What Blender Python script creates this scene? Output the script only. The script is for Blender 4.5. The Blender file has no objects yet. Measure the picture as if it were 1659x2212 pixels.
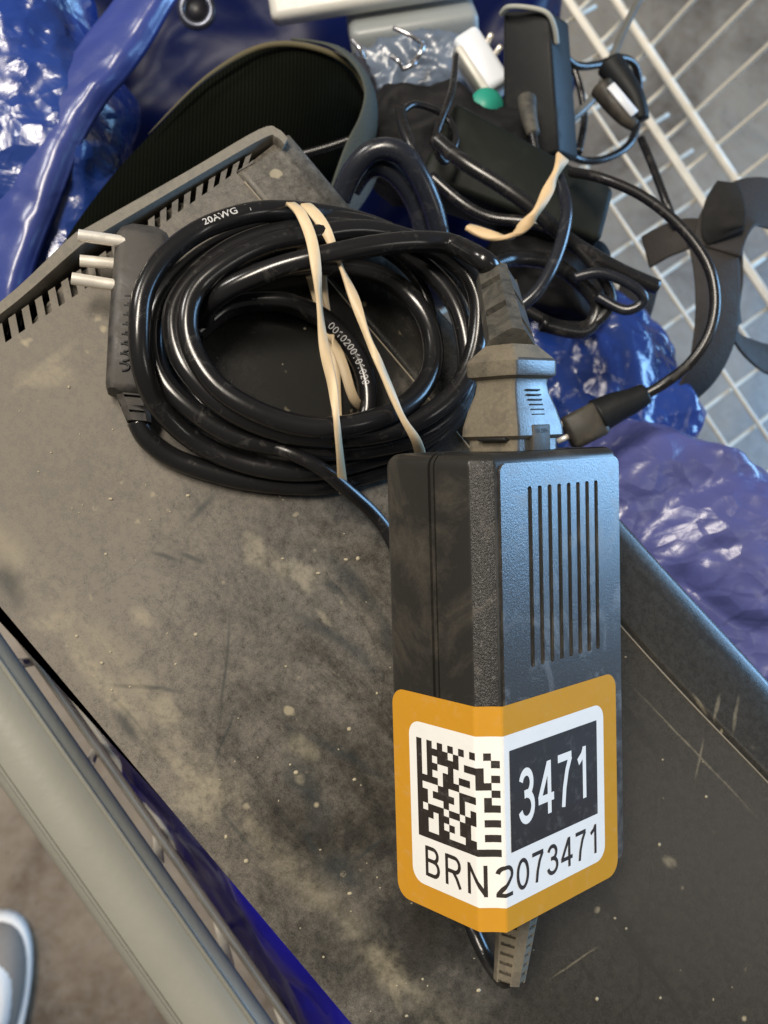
import bpy, bmesh, math, random
from mathutils import Vector, Matrix, noise
random.seed(7)
sc = bpy.context.scene
COL = sc.collection

# ---------------------------------------------------------------- camera
F, CX, CY = 2200.0, 829.5, 1106.0          # lens in photo units (1659 x 2212)
H = 0.301                                  # camera above the top of the black box
U = Vector((529, 294, 2200)).normalized()  # world up seen from the camera
Xc = (Vector((1, 0, 0)) - U * U.x).normalized()
Yc = U.cross(Xc)
R = Matrix((Xc, Yc, U))                    # camera axes -> world
CAM = Vector((0, 0, H))
cd = bpy.data.cameras.new('camera'); cam = bpy.data.objects.new('camera', cd); COL.objects.link(cam)
cam.matrix_world = Matrix.Translation(CAM) @ R.to_4x4()
cd.sensor_fit = 'VERTICAL'; cd.sensor_height = 36; cd.lens = F / 2212 * 36
cd.clip_start = 0.01; cd.clip_end = 50
cd.dof.use_dof = True; cd.dof.focus_distance = 0.262; cd.dof.aperture_fstop = cd.lens / 1.6
sc.camera = cam

def ray(px, py): return R @ Vector(((px - CX) / F, -(py - CY) / F, -1))
def D(px, py, t): return CAM + ray(px, py) * t
def Z(px, py, z):
    r = ray(px, py); return CAM + r * ((z - H) / r.z)

# ---------------------------------------------------------------- world and lamps
w = bpy.data.worlds.new('World'); sc.world = w; w.use_nodes = True
w.node_tree.nodes['Background'].inputs[0].default_value = (1.0, 0.95, 0.88, 1)
w.node_tree.nodes['Background'].inputs[1].default_value = 0.14
def area(name, loc, target, sx, sy, power, color):
    l = bpy.data.lights.new(name, 'AREA'); l.shape = 'RECTANGLE'; l.size = sx; l.size_y = sy
    l.energy = power; l.color = color
    o = bpy.data.objects.new(name, l); COL.objects.link(o); o.location = loc
    o.rotation_euler = (Vector(target) - Vector(loc)).to_track_quat('-Z', 'Y').to_euler()
    return o
def camdir(x, y, z): return R @ Vector((x, y, z)).normalized()
TGT = Z(900, 1300, 0)
area('ceiling_lamp', TGT + camdir(-0.22, 0.42, 1.0) * 2.3, TGT, 1.1, 0.4, 74, (1.0, 0.90, 0.77))
area('doorway_daylight', TGT + camdir(1.0, 0.27, -0.15) * 2.2, TGT, 1.1, 1.0, 60, (0.30, 0.60, 1.0))
area('window_daylight', TGT + camdir(-0.9, 0.9, 0.75) * 2.6, TGT, 0.5, 0.5, 24, (1.0, 0.95, 0.88))
area('side_lamp', TGT + camdir(0.73, -0.12, 0.66) * 1.6, TGT, 0.10, 0.5, 1.6, (1.0, 0.95, 0.86))
sc.view_settings.view_transform = 'Standard'; sc.view_settings.look = 'None'
sc.view_settings.exposure = 0.0; sc.view_settings.gamma = 1.0

# ---------------------------------------------------------------- materials
def newmat(name):
    m = bpy.data.materials.new(name); m.use_nodes = True
    nt = m.node_tree; b = nt.nodes['Principled BSDF']
    return m, nt, b
def nn(nt, t, **k):
    n = nt.nodes.new(t)
    for a, v in k.items(): setattr(n, a, v)
    return n
def tex(nt, kind='noise', scale=10, detail=4, rough=0.6, dist=0, stretch=(1, 1, 1), rot=(0, 0, 0)):
    tc = nn(nt, 'ShaderNodeTexCoord'); mp = nn(nt, 'ShaderNodeMapping')
    mp.inputs['Scale'].default_value = stretch; mp.inputs['Rotation'].default_value = rot
    nt.links.new(tc.outputs['Object'], mp.inputs[0])
    if kind == 'noise':
        n = nn(nt, 'ShaderNodeTexNoise'); n.inputs['Detail'].default_value = detail
        n.inputs['Roughness'].default_value = rough; n.inputs['Distortion'].default_value = dist
    else:
        n = nn(nt, 'ShaderNodeTexVoronoi')
        if kind == 'edge': n.feature = 'DISTANCE_TO_EDGE'
    n.inputs['Scale'].default_value = scale
    nt.links.new(mp.outputs[0], n.inputs['Vector'])
    return n.outputs[0]
def ramp(nt, src, stops):
    r = nn(nt, 'ShaderNodeValToRGB'); e = r.color_ramp.elements
    while len(e) < len(stops): e.new(0.5)
    for i, (p, c) in enumerate(stops):
        e[i].position = p; e[i].color = (c, c, c, 1) if isinstance(c, (int, float)) else (*c, 1)
    nt.links.new(src, r.inputs[0]); return r.outputs[0]
def math_(nt, op, a, b=0.5, clamp=False):
    m = nn(nt, 'ShaderNodeMath', operation=op); m.use_clamp = clamp
    for i, v in enumerate((a, b)):
        if isinstance(v, (int, float)): m.inputs[i].default_value = v
        else: nt.links.new(v, m.inputs[i])
    return m.outputs[0]
def mix(nt, fac, a, b):
    m = nn(nt, 'ShaderNodeMix', data_type='RGBA')
    if isinstance(fac, (int, float)): m.inputs[0].default_value = fac
    else: nt.links.new(fac, m.inputs[0])
    for i, v in ((6, a), (7, b)):
        if isinstance(v, tuple): m.inputs[i].default_value = (*v, 1)
        else: nt.links.new(v, m.inputs[i])
    return m.outputs[2]
def bump(nt, b, src, strength, dist):
    n = nn(nt, 'ShaderNodeBump'); n.inputs['Strength'].default_value = strength; n.inputs['Distance'].default_value = dist
    nt.links.new(src, n.inputs['Height']); nt.links.new(n.outputs[0], b.inputs['Normal'])
def simple(name, col, rough=0.5, metal=0, var=0.15, scale=120, bstr=0.0, bscale=400, spec=0.5, coat=0):
    m, nt, b = newmat(name)
    t = tex(nt, 'noise', scale, 5, 0.65)
    c2 = tuple(max(0, x * (1 - var)) for x in col); c3 = tuple(x * (1 + var) for x in col)
    nt.links.new(mix(nt, t, c2, c3), b.inputs['Base Color'])
    b.inputs['Metallic'].default_value = metal; b.inputs['Specular IOR Level'].default_value = spec
    b.inputs['Coat Weight'].default_value = coat
    r = ramp(nt, t, [(0.3, max(0.02, rough - 0.08)), (0.7, min(1, rough + 0.08))])
    nt.links.new(r, b.inputs['Roughness'])
    if bstr: bump(nt, b, tex(nt, 'noise', bscale, 3, 0.6), bstr, 0.001)
    return m
def dusty(name, base, dust, amount=0.5, rough=0.35, scale=90, fine=900, bstr=0.15, spec=0.5, fleck=0.0):
    """dark plastic under patchy dust"""
    m, nt, b = newmat(name)
    big = tex(nt, 'noise', scale, 7, 0.68, 0.8)
    fin = tex(nt, 'noise', fine, 3, 0.7)
    lo = 0.62 - amount * 0.5
    f = ramp(nt, big, [(max(0, lo - 0.02), 0.04), (min(1, lo + 0.28), 0.9)])
    f = math_(nt, 'MULTIPLY', f, math_(nt, 'ADD', math_(nt, 'MULTIPLY', fin, 0.9), 0.35), True)
    c = mix(nt, f, base, dust)
    if fleck:
        v = tex(nt, 'noise', 1500, 2, 0.5)
        fl = ramp(nt, v, [(0.62, 0), (0.70, fleck)])
        c = mix(nt, fl, c, (0.45, 0.45, 0.44))
    nt.links.new(c, b.inputs['Base Color'])
    r = math_(nt, 'ADD', math_(nt, 'MULTIPLY', f, 0.45), rough, True)
    nt.links.new(r, b.inputs['Roughness']); b.inputs['Specular IOR Level'].default_value = spec
    if bstr: bump(nt, b, fin, bstr, 0.0004)
    return m

# ---------------------------------------------------------------- mesh helpers
MW = {}
def tag(o, label=None, cat=None, group=None, kind=None):
    if label: o['label'] = label
    if cat: o['category'] = cat
    if group: o['group'] = group
    if kind: o['kind'] = kind
    return o
def empty(name, label, cat, mat=None, group=None):
    o = bpy.data.objects.new(name, None); COL.objects.link(o)
    mat = mat or Matrix.Identity(4); o.matrix_world = mat; o.empty_display_size = 0.02
    MW[o] = mat.copy(); return tag(o, label, cat, group)
def obj(name, bm, mat, parent=None, local=False, smooth=True, angle=None, label=None, cat=None, group=None, kind=None, center=False):
    """bm in world coordinates unless local=True (then in the parent's)"""
    me = bpy.data.meshes.new(name)
    pm = MW.get(parent, Matrix.Identity(4)) if parent else Matrix.Identity(4)
    if parent and not local: bmesh.ops.transform(bm, matrix=pm.inverted(), verts=bm.verts)
    loc = Matrix.Identity(4)
    if not parent and len(bm.verts):
        xs = [v.co for v in bm.verts]
        c = Vector((sum(p.x for p in xs), sum(p.y for p in xs), 0)) / len(xs); c.z = min(p.z for p in xs)
        loc = Matrix.Translation(c); bmesh.ops.transform(bm, matrix=loc.inverted(), verts=bm.verts)
    bmesh.ops.recalc_face_normals(bm, faces=bm.faces)
    for f in bm.faces: f.smooth = smooth
    if angle is not None:
        for e in bm.edges:
            if len(e.link_faces) == 2 and e.calc_face_angle(0) > math.radians(angle): e.smooth = False
    bm.to_mesh(me); bm.free(); me.materials.append(mat)
    o = bpy.data.objects.new(name, me); COL.objects.link(o)
    if parent: o.parent = parent; MW[o] = pm.copy()
    else: o.matrix_world = loc; MW[o] = loc
    return tag(o, label, cat, group, kind)
def smooth_path(pts, n=8):
    P = [Vector(p) for p in pts]; out = []
    for i in range(len(P) - 1):
        p0 = P[max(0, i - 1)]; p1 = P[i]; p2 = P[i + 1]; p3 = P[min(len(P) - 1, i + 2)]
        for k in range(n):
            t = k / n
            out.append(0.5 * ((2 * p1) + (p2 - p0) * t + (2 * p0 - 5 * p1 + 4 * p2 - p3) * t * t + (3 * p1 - p0 - 3 * p2 + p3) * t ** 3))
    out.append(P[-1]); return out
def frames(path):
    T = [(path[min(i + 1, len(path) - 1)] - path[max(0, i - 1)]).normalized() for i in range(len(path))]
    n = T[0].orthogonal().normalized(); out = []
    for t in T:
        n = (n - t * n.dot(t)).normalized(); out.append((t, n, t.cross(n)))
    return out
def add_tube(bm, pts, r, seg=14, n=8, smooth=True):
    path = smooth_path(pts, n) if smooth else [Vector(p) for p in pts]
    fr = frames(path); rings = []
    for i, (p, (t, a, b)) in enumerate(zip(path, fr)):
        rr = r(i / (len(path) - 1)) if callable(r) else r
        rings.append([bm.verts.new(p + (a * math.cos(2 * math.pi * k / seg) + b * math.sin(2 * math.pi * k / seg)) * rr) for k in range(seg)])
    for A, B in zip(rings, rings[1:]):
        for k in range(seg): bm.faces.new((A[k], A[(k + 1) % seg], B[(k + 1) % seg], B[k]))
    bm.faces.new(rings[0]); bm.faces.new(rings[-1][::-1])
    return bm
def tube(pts, r, seg=14, n=8, smooth=True): return add_tube(bmesh.new(), pts, r, seg, n, smooth)
def add_ribbon(bm, pts, ups, width, thick, n=6):
    """flat band along pts; ups = direction of the band's flat normal at each point; width a number or list"""
    path = smooth_path(pts, n); nu = smooth_path([Vector(u) for u in ups], n)
    ws = smooth_path([Vector((x, 0, 0)) for x in (width if isinstance(width, list) else [width] * len(pts))], n)
    rings = []
    for i, p in enumerate(path):
        t = (path[min(i + 1, len(path) - 1)] - path[max(0, i - 1)]).normalized()
        u = nu[i]; u = (u - t * u.dot(t)).normalized(); s = t.cross(u); wd = ws[i].x / 2; h = thick / 2
        rings.append([bm.verts.new(p + s * a * wd + u * b * h) for a, b in ((-1, -.5), (-.92, -1), (.92, -1), (1, -.5), (1, .5), (.92, 1), (-.92, 1), (-1, .5))])
    for A, B in zip(rings, rings[1:]):
        for k in range(8): bm.faces.new((A[k], A[(k + 1) % 8], B[(k + 1) % 8], B[k]))
    bm.faces.new(rings[0]); bm.faces.new(rings[-1][::-1]); return bm
def add_prism(bm, poly, d0, d1):
    """poly: world points; extruded from +d0 to +d1 (vectors)"""
    A = [bm.verts.new(Vector(p) + Vector(d0)) for p in poly]; B = [bm.verts.new(Vector(p) + Vector(d1)) for p in poly]
    f1 = bm.faces.new(A); f2 = bm.faces.new(B[::-1]); n = len(poly)
    for k in range(n): bm.faces.new((A[(k + 1) % n], A[k], B[k], B[(k + 1) % n]))
    bmesh.ops.triangulate(bm, faces=[f1, f2]); return bm
def add_box(bm, c, dx, dy, dz, bev=0, seg=2):
    """c centre, dx/dy/dz full edge vectors"""
    c, dx, dy, dz = Vector(c), Vector(dx), Vector(dy), Vector(dz)
    m = Matrix((dx, dy, dz)).transposed().to_4x4(); m.translation = c
    b2 = bmesh.new(); bmesh.ops.create_cube(b2, size=1, matrix=m)
    if bev: bmesh.ops.bevel(b2, geom=b2.edges[:], offset=bev, segments=seg, profile=0.5, affect='EDGES')
    me = bpy.data.meshes.new('tmp'); b2.to_mesh(me); b2.free(); bm.from_mesh(me); bpy.data.meshes.remove(me); return bm
def box(c, dx, dy, dz, bev=0, seg=2): return add_box(bmesh.new(), c, dx, dy, dz, bev, seg)
def loft(sections, closed=True, caps=True):
    bm = bmesh.new(); rings = [[bm.verts.new(p) for p in s] for s in sections]
    for A, B in zip(rings, rings[1:]):
        n = len(A)
        for k in range(n if closed else n - 1): bm.faces.new((A[k], A[(k + 1) % n], B[(k + 1) % n], B[k]))
    if caps and closed: bm.faces.new(rings[0][::-1]); bm.faces.new(rings[-1])
    return bm
def crumple(p, s, seed, sharp=1.0):
    q = p * s + Vector((seed * 7.1, seed * 3.3, seed))
    d = 0; a = 1; 
    for o in range(3):
        v = noise.noise(q); d += a * (1 - abs(v) * 2.2 * sharp); a *= 0.42; q = q * 2.03 + Vector((3.1, 1.7, 5.2))
    return d
def facets(p, s, seed):
    q = p * s + Vector((seed * 7.1, seed * 3.3, seed)); q = q + Vector((noise.noise(q * .7), noise.noise(q * .7 + Vector((5, 1, 2))), noise.noise(q * .7 + Vector((1, 8, 3))))) * 0.8
    d = 0; a = 1
    for o in range(3):
        ds = noise.voronoi(q)[0]; d += a * (0.55 - ds[0]) * 1.5; a *= 0.5; q = q * 2.1 + Vector((3.1, 1.7, 5.2))
    return d + 1.0
def blob(c, ax, ay, az, amp, scale, seed, sub=6):
    """crumpled closed bag: c centre, ax/ay/az half-axis vectors"""
    bm = bmesh.new(); bmesh.ops.create_icosphere(bm, subdivisions=sub, radius=1)
    c = Vector(c); ax, ay, az = Vector(ax), Vector(ay), Vector(az)
    for v in bm.verts:
        d = v.co.normalized(); k = max(abs(d.x), abs(d.y), abs(d.z)) ** -0.35
        p = ax * d.x * k + ay * d.y * k + az * d.z * k
        n = (ax.normalized() * d.x / ax.length + ay.normalized() * d.y / ay.length + az.normalized() * d.z / az.length).normalized()
        v.co = c + p + n * amp * ((facets if sub == 6 else crumple)(p, scale, seed) - 1.0)
    return bm
EX, EY, EZ = Vector((1, 0, 0)), Vector((0, 1, 0)), Vector((0, 0, 1))
def CD(x, y, z): return R @ Vector((x, y, z))      # direction given along camera axes

# ================================================================ SETTING: the floor
def floor_mat():
    m, nt, b = newmat('stained_concrete')
    a = tex(nt, 'noise', 3.2, 8, 0.62, 0.6); f = tex(nt, 'noise', 60, 5, 0.7); sp = tex(nt, 'voronoi', 55)
    c = ramp(nt, a, [(0.30, (0.06, 0.042, 0.028)), (0.45, (0.15, 0.108, 0.072)), (0.58, (0.26, 0.20, 0.138)), (0.72, (0.12, 0.096, 0.075))])
    c = mix(nt, ramp(nt, f, [(0.35, 0), (0.75, 0.45)]), c, (0.30, 0.27, 0.23))
    c = mix(nt, ramp(nt, sp, [(0.05, 0.5), (0.16, 0)]), c, (0.07, 0.06, 0.055))
    nt.links.new(c, b.inputs['Base Color'])
    nt.links.new(ramp(nt, a, [(0.3, 0.28), (0.7, 0.55)]), b.inputs['Roughness'])
    bump(nt, b, f, 0.15, 0.002); return m
FLOOR = -1.0
bm = bmesh.new(); bmesh.ops.create_grid(bm, x_segments=8, y_segments=8, size=9)
bmesh.ops.translate(bm, vec=(0, 0, FLOOR), verts=bm.verts)
obj('floor', bm, floor_mat(), kind='structure')

# ================================================================ the wire cart
M_wire = simple('white_coated_wire', (0.70, 0.66, 0.57), 0.35, 0.0, 0.22, 60, 0.1)
M_rim = simple('grey_plastic_rim', (0.255, 0.255, 0.222), 0.36, 0, 0.10, 25, 0.12, 350)
ZR = -0.10                                    # height of the rim
ra = Z(150, 1700, ZR); rb = Z(440, 2113, ZR)
r0 = Z(-330, 1170, ZR - 0.0); e1 = (rb - ra).normalized(); e1.z = 0; e1.normalize()
e2 = e1.cross(EZ); 
if e2.dot(Z(1500, 400, ZR) - ra) < 0: e2 = -e2
ZB = -0.52                                    # bottom of the basket
pr = Z(1462, 275, ZB)
wdt = (pr - ra).dot(e2)                       # inside width of the basket
def C_(s, t, z): q = ra + e1 * s + e2 * t; return Vector((q.x, q.y, z))
cart = empty('wire_cart', 'wire basket cart holding the whole jumble, with a thick grey plastic rim', 'cart', Matrix.Translation(C_(0, wdt / 2, ZB)))
S0, S1 = -1.35, 0.75
bm = bmesh.new(); s = S0
while s < S1:                                  # cross wires of the bottom
    add_tube(bm, [C_(s, 0.0, ZB), C_(s, wdt, ZB)], 0.0020, 8, 1, False); s += 0.041
t = 0.0
while t < wdt:
    add_tube(bm, [C_(S0, t, ZB + 0.005), C_(S1, t, ZB + 0.005)], 0.0020, 8, 1, False); t += 0.041
obj('bottom_mesh', bm, M_wire, cart, label='diamond-turned wire grid forming the bottom of the cart')
bm = bmesh.new(); s = S0 + 0.02                # far wall: uprights leaning out
while s < S1:
    add_tube(bm, [C_(s, wdt - 0.018, ZB - 0.004), C_(s, wdt + 0.012, ZB + 0.03), C_(s + 0.0, wdt + 0.05, ZB + 0.50)], 0.0021, 8, 6); s += 0.037
for dz, dt, rr in ((0.022, 0.010, 0.0043), (0.004, -0.018, 0.0040)):
    add_tube(bm, [C_(S0, wdt + dt - 0.0065, ZB + dz), C_(S1, wdt + dt - 0.0065, ZB + dz)], rr, 10, 1, False)
obj('far_wall_mesh', bm, M_wire, cart)
pl, pr_ = Z(0, 1671, ZR), Z(0, 1391, ZR)
trim = ((pl + pr_) / 2 - ra).dot(e2)
bm = bmesh.new(); s = S0
while s < S1:                                  # near wall under the rim
    add_tube(bm, [C_(s, trim + 0.010, ZR), C_(s, trim + 0.012, ZB)], 0.0021, 8, 1, False); s += 0.05
z = ZB + 0.004
while z < ZR - 0.03:
    add_tube(bm, [C_(S0, trim + 0.0145, z), C_(S1, trim + 0.0145, z)], 0.0021, 8, 1, False); z += 0.05
obj('near_wall_mesh', bm, M_wire, cart)
# rim: rounded hollow-look profile with two fine ridges
prof = []
for k in range(28):
    a = 2 * math.pi * k / 28; r_ = 0.0136 * (1 + 0.10 * abs(math.cos(a)) ** 6)
    prof.append((math.cos(a) * r_ * 1.0, math.sin(a) * r_))
def rim_section(s, t): return [C_(s, t + x, ZR + y) for x, y in prof]
n_ = 40
pl, pr_ = Z(0, 1671, ZR), Z(0, 1391, ZR)
trim = ((pl + pr_) / 2 - ra).dot(e2)
obj('rim', loft([rim_section(S0 + (S1 - S0) * i / n_, trim) for i in range(n_ + 1)]), M_rim, cart, label='grey-beige plastic rim bar running along the near side')
bm = bmesh.new()
for dt, dz in ((-0.0100, 0.0098), (0.0102, 0.0096)):
    add_tube(bm, [C_(S0, trim + dt, ZR + dz), C_(S1, trim + dt, ZR + dz)], 0.0009, 6, 1, False)
obj('rim_ridge', bm, M_rim, cart)

# ================================================================ the shoe on the floor
M_white = simple('white_rubber', (0.80, 0.79, 0.77), 0.5, 0, 0.1, 30, 0.1)
M_greyf = simple('grey_mesh_fabric', (0.26, 0.235, 0.21), 0.85, 0, 0.2, 300, 0.4, 900)
sh_dir = (Z(45, 1975, FLOOR) - Z(-40, 2300, FLOOR)); sh_dir.z = 0; sh_dir.normalize(); sh_s = sh_dir.cross(EZ)
toe = Z(18, 1962, FLOOR)
shoe = empty('shoe', 'white sneaker toe standing on the brown floor beyond the grey rim', 'shoe', Matrix.Translation(toe - sh_dir * 0.14))
def shoe_ring(sc_, z, back=0.0, hw=0.05):
    pts = []
    for k in range(40):
        a = 2 * math.pi * k / 40; x = math.sin(a); y = math.cos(a)
        wdh = hw * (1 - 0.18 * (y < -0.2) * min(1, -y)); l = 0.145
        pts.append(toe - sh_dir * (0.145 + back) + sh_s * (wdh * sc_ * math.copysign(abs(x) ** 0.85, x)) + sh_dir * (l * sc_ ** 0.45 * math.copysign(abs(y) ** 0.8, y)) + EZ * (z))
    return pts
def sh_off(sc_, z, d):   # ring inset by absolute distance d
    pts = []
    c = toe - sh_dir * 0.145
    for p in shoe_ring(1, z):
        v = p - c; v2 = Vector((v.x, v.y, 0)); pts.append(p - v2.normalized() * d)
    return pts
obj('sole', loft([sh_off(1, 0.0, 0.004), sh_off(1, 0.004, 0.0), sh_off(1, 0.024, 0.0), sh_off(1, 0.028, 0.003), sh_off(1, 0.0285, 0.008)]), M_white, shoe)
obj('upper', loft([sh_off(1, 0.020, 0.0085), sh_off(1, 0.032, 0.0075), sh_off(1, 0.048, 0.014), sh_off(1, 0.060, 0.026), sh_off(1, 0.066, 0.040)]), M_greyf, shoe)
obj('toe_cap', loft([[p - sh_dir * 0.012 for p in sh_off(1, 0.050, 0.020)], [p - sh_dir * 0.012 for p in sh_off(1, 0.062, 0.024)], [p - sh_dir * 0.012 for p in sh_off(1, 0.070, 0.034)], [p - sh_dir * 0.012 for p in sh_off(1, 0.073, 0.042)]]), M_white, shoe)

# ================================================================ blue bags
def bag_mat(name, col, rough=0.28, bs=0.5, scale=38, trans=0.0, var=0.35, coat=0.25, spec=0.6):
    m, nt, b = newmat(name)
    big = tex(nt, 'noise', 14, 4, 0.6, 0.5)
    nt.links.new(mix(nt, big, tuple(x * (1 - var) for x in col), tuple(x * (1 + var) for x in col)), b.inputs['Base Color'])
    b.inputs['Roughness'].default_value = rough; b.inputs['Specular IOR Level'].default_value = spec
    b.inputs['Coat Weight'].default_value = coat; b.inputs['Coat Roughness'].default_value = 0.16
    e = tex(nt, 'edge', scale, stretch=(1, 1.5, 1)); n = math_(nt, 'ADD', math_(nt, 'MULTIPLY', tex(nt, 'voronoi', scale * 2.0, stretch=(1, 1.4, .8)), 0.7), math_(nt, 'MULTIPLY', tex(nt, 'noise', scale * 1.2, 4, 0.55, 0.4), 0.5))
    e = ramp(nt, e, [(0.0, 0), (0.09, 1)])
    bump(nt, b, math_(nt, 'ADD', math_(nt, 'MULTIPLY', e, 0.07), n), bs, 0.008)
    return m
M_blue = bag_mat('blue_plastic_bag', (0.014, 0.042, 0.21), 0.24, 0.38, 42)
M_shaded_blue = bag_mat('shaded_blue_plastic_bag', (0.0016, 0.005, 0.040), 0.38, 0.08, 12, coat=0.0, spec=0.12)  # blue bag in shade; the shade is put into this dark colour
M_purple = bag_mat('violet_blue_plastic_bag', (0.070, 0.080, 0.24), 0.34, 0.34, 42, coat=0.2)
M_ultra = bag_mat('ultramarine_plastic_bag', (0.007, 0.006, 0.16), 0.4, 0.3, 20, coat=0, spec=0.3)
def bag(name, mat, px, py, t, hx, hy, hz, amp, scl, seed, label, rot=0, group=None):
    c = D(px, py, t); X = CD(math.cos(rot), math.sin(rot), 0); Y = CD(-math.sin(rot), math.cos(rot), 0); Zz = CD(0, 0, 1)
    return obj(name, blob(c, X * hx, Y * hy, Zz * hz, amp, scl, seed), mat, label=label, cat='plastic bag')
bag('plastic_bag', M_blue, -85, 230, 0.462, 0.070, 0.125, 0.045, 0.010, 17, 1.3, 'shiny bright blue plastic bag filling the upper left corner', 0.25)
bag('plastic_bag', M_shaded_blue, 560, 150, 0.66, 0.20, 0.16, 0.08, 0.018, 8, 4.4, 'blue plastic bag painted dark as if shaded, behind the black shoulder bag, with a round grommet')
bag('plastic_bag', M_purple, 1480, 1240, 0.455, 0.072, 0.058, 0.055, 0.010, 19, 2.2, 'violet-blue crinkled plastic bag bulging beside the right edge of the black box', -0.5)
bag('plastic_bag', M_blue, 1245, 850, 0.50, 0.055, 0.045, 0.05, 0.009, 17, 6.1, 'small blue plastic bag end under the tangled cables behind the power adapter', -0.9)
# long bag under the box, seen as a strip between box and rim
cB = Z(820, 1900, -0.215); cB += e2 * 0.026
obj('plastic_bag', blob(cB, e1 * 0.36, e2 * 0.098, EZ * 0.125, 0.010, 12, 8.8), M_ultra, label='ultramarine plastic bag squeezed under the black box along the grey rim', cat='plastic bag')
# flap hanging off the upper-left bag
fl = [[D(x, y, t) for x, y, t in row] for row in (
    [(425, -80, .436), (310, 110, .428), (200, 260, .424), (132, 420, .421), (66, 600, .420), (50, 760, .422)],
    [(380, -80, .430), (250, 110, .422), (140, 260, .418), (72, 430, .415), (15, 600, .414), (0, 760, .417)],
    [(310, -80, .440), (160, 110, .434), (50, 270, .430), (-20, 430, .428), (-80, 600, .428), (-110, 760, .428)])]
rows = [smooth_path(r_, 14) for r_ in fl]; cols = []
for j in range(len(rows[0])):
    cols.append(smooth_path([rows[0][j], rows[1][j], rows[2][j]], 10))
bm = bmesh.new(); back = CD(0, 0, -1)
G1 = [[bm.verts.new(p + back * 0.0010 * (crumple(p, 40, 3.3) - 1) ) for p in c] for c in cols]
G2 = [[bm.verts.new(v.co + back * 0.003) for v in c] for c in G1]
na, nb = len(G1), len(G1[0])
for i in range(na - 1):
    for j in range(nb - 1):
        bm.faces.new((G1[i][j], G1[i][j + 1], G1[i + 1][j + 1], G1[i + 1][j])); bm.faces.new((G2[i][j], G2[i + 1][j], G2[i + 1][j + 1], G2[i][j + 1]))
for i in range(na - 1):
    bm.faces.new((G1[i][0], G1[i + 1][0], G2[i + 1][0], G2[i][0])); bm.faces.new((G1[i][-1], G2[i][-1], G2[i + 1][-1], G1[i + 1][-1]))
for j in range(nb - 1):
    bm.faces.new((G1[0][j], G2[0][j], G2[0][j + 1], G1[0][j + 1])); bm.faces.new((G1[-1][j], G1[-1][j + 1], G2[-1][j + 1], G2[-1][j]))
obj('plastic_sheet', bm, bag_mat('pale_blue_film', (0.034, 0.052, 0.21), 0.32, 0.12, 30), label='pale blue plastic film flap hanging over the upper left bag', cat='plastic sheet')
# grommet on the shade-darkened blue bag
gm = D(425, 22, 0.515); gt = CD(0.1, -0.2, 1).normalized()
M_dkmetal = simple('dull_metal', (0.10, 0.11, 0.14), 0.3, 0.8, 0.1)
def ring(c, nrm, r, rr, n=28):
    a = nrm.orthogonal().normalized(); b = nrm.cross(a)
    return [c + (a * math.cos(2 * math.pi * k / n) + b * math.sin(2 * math.pi * k / n)) * r for k in range(n + 1)]
g = empty('grommet', 'dull round metal grommet at the top left on the shade-darkened blue bag', 'grommet', Matrix.Translation(gm))
obj('eyelet', tube(ring(gm, gt, 0.0075, 0), 0.0022, 10, 1, False), M_dkmetal, g)
obj('socket', tube([gm - gt * 0.006, gm + gt * 0.0005], 0.006, 24, 1, False), simple('black_hole_rubber', (0.006, 0.006, 0.01), 0.5), g)

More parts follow.
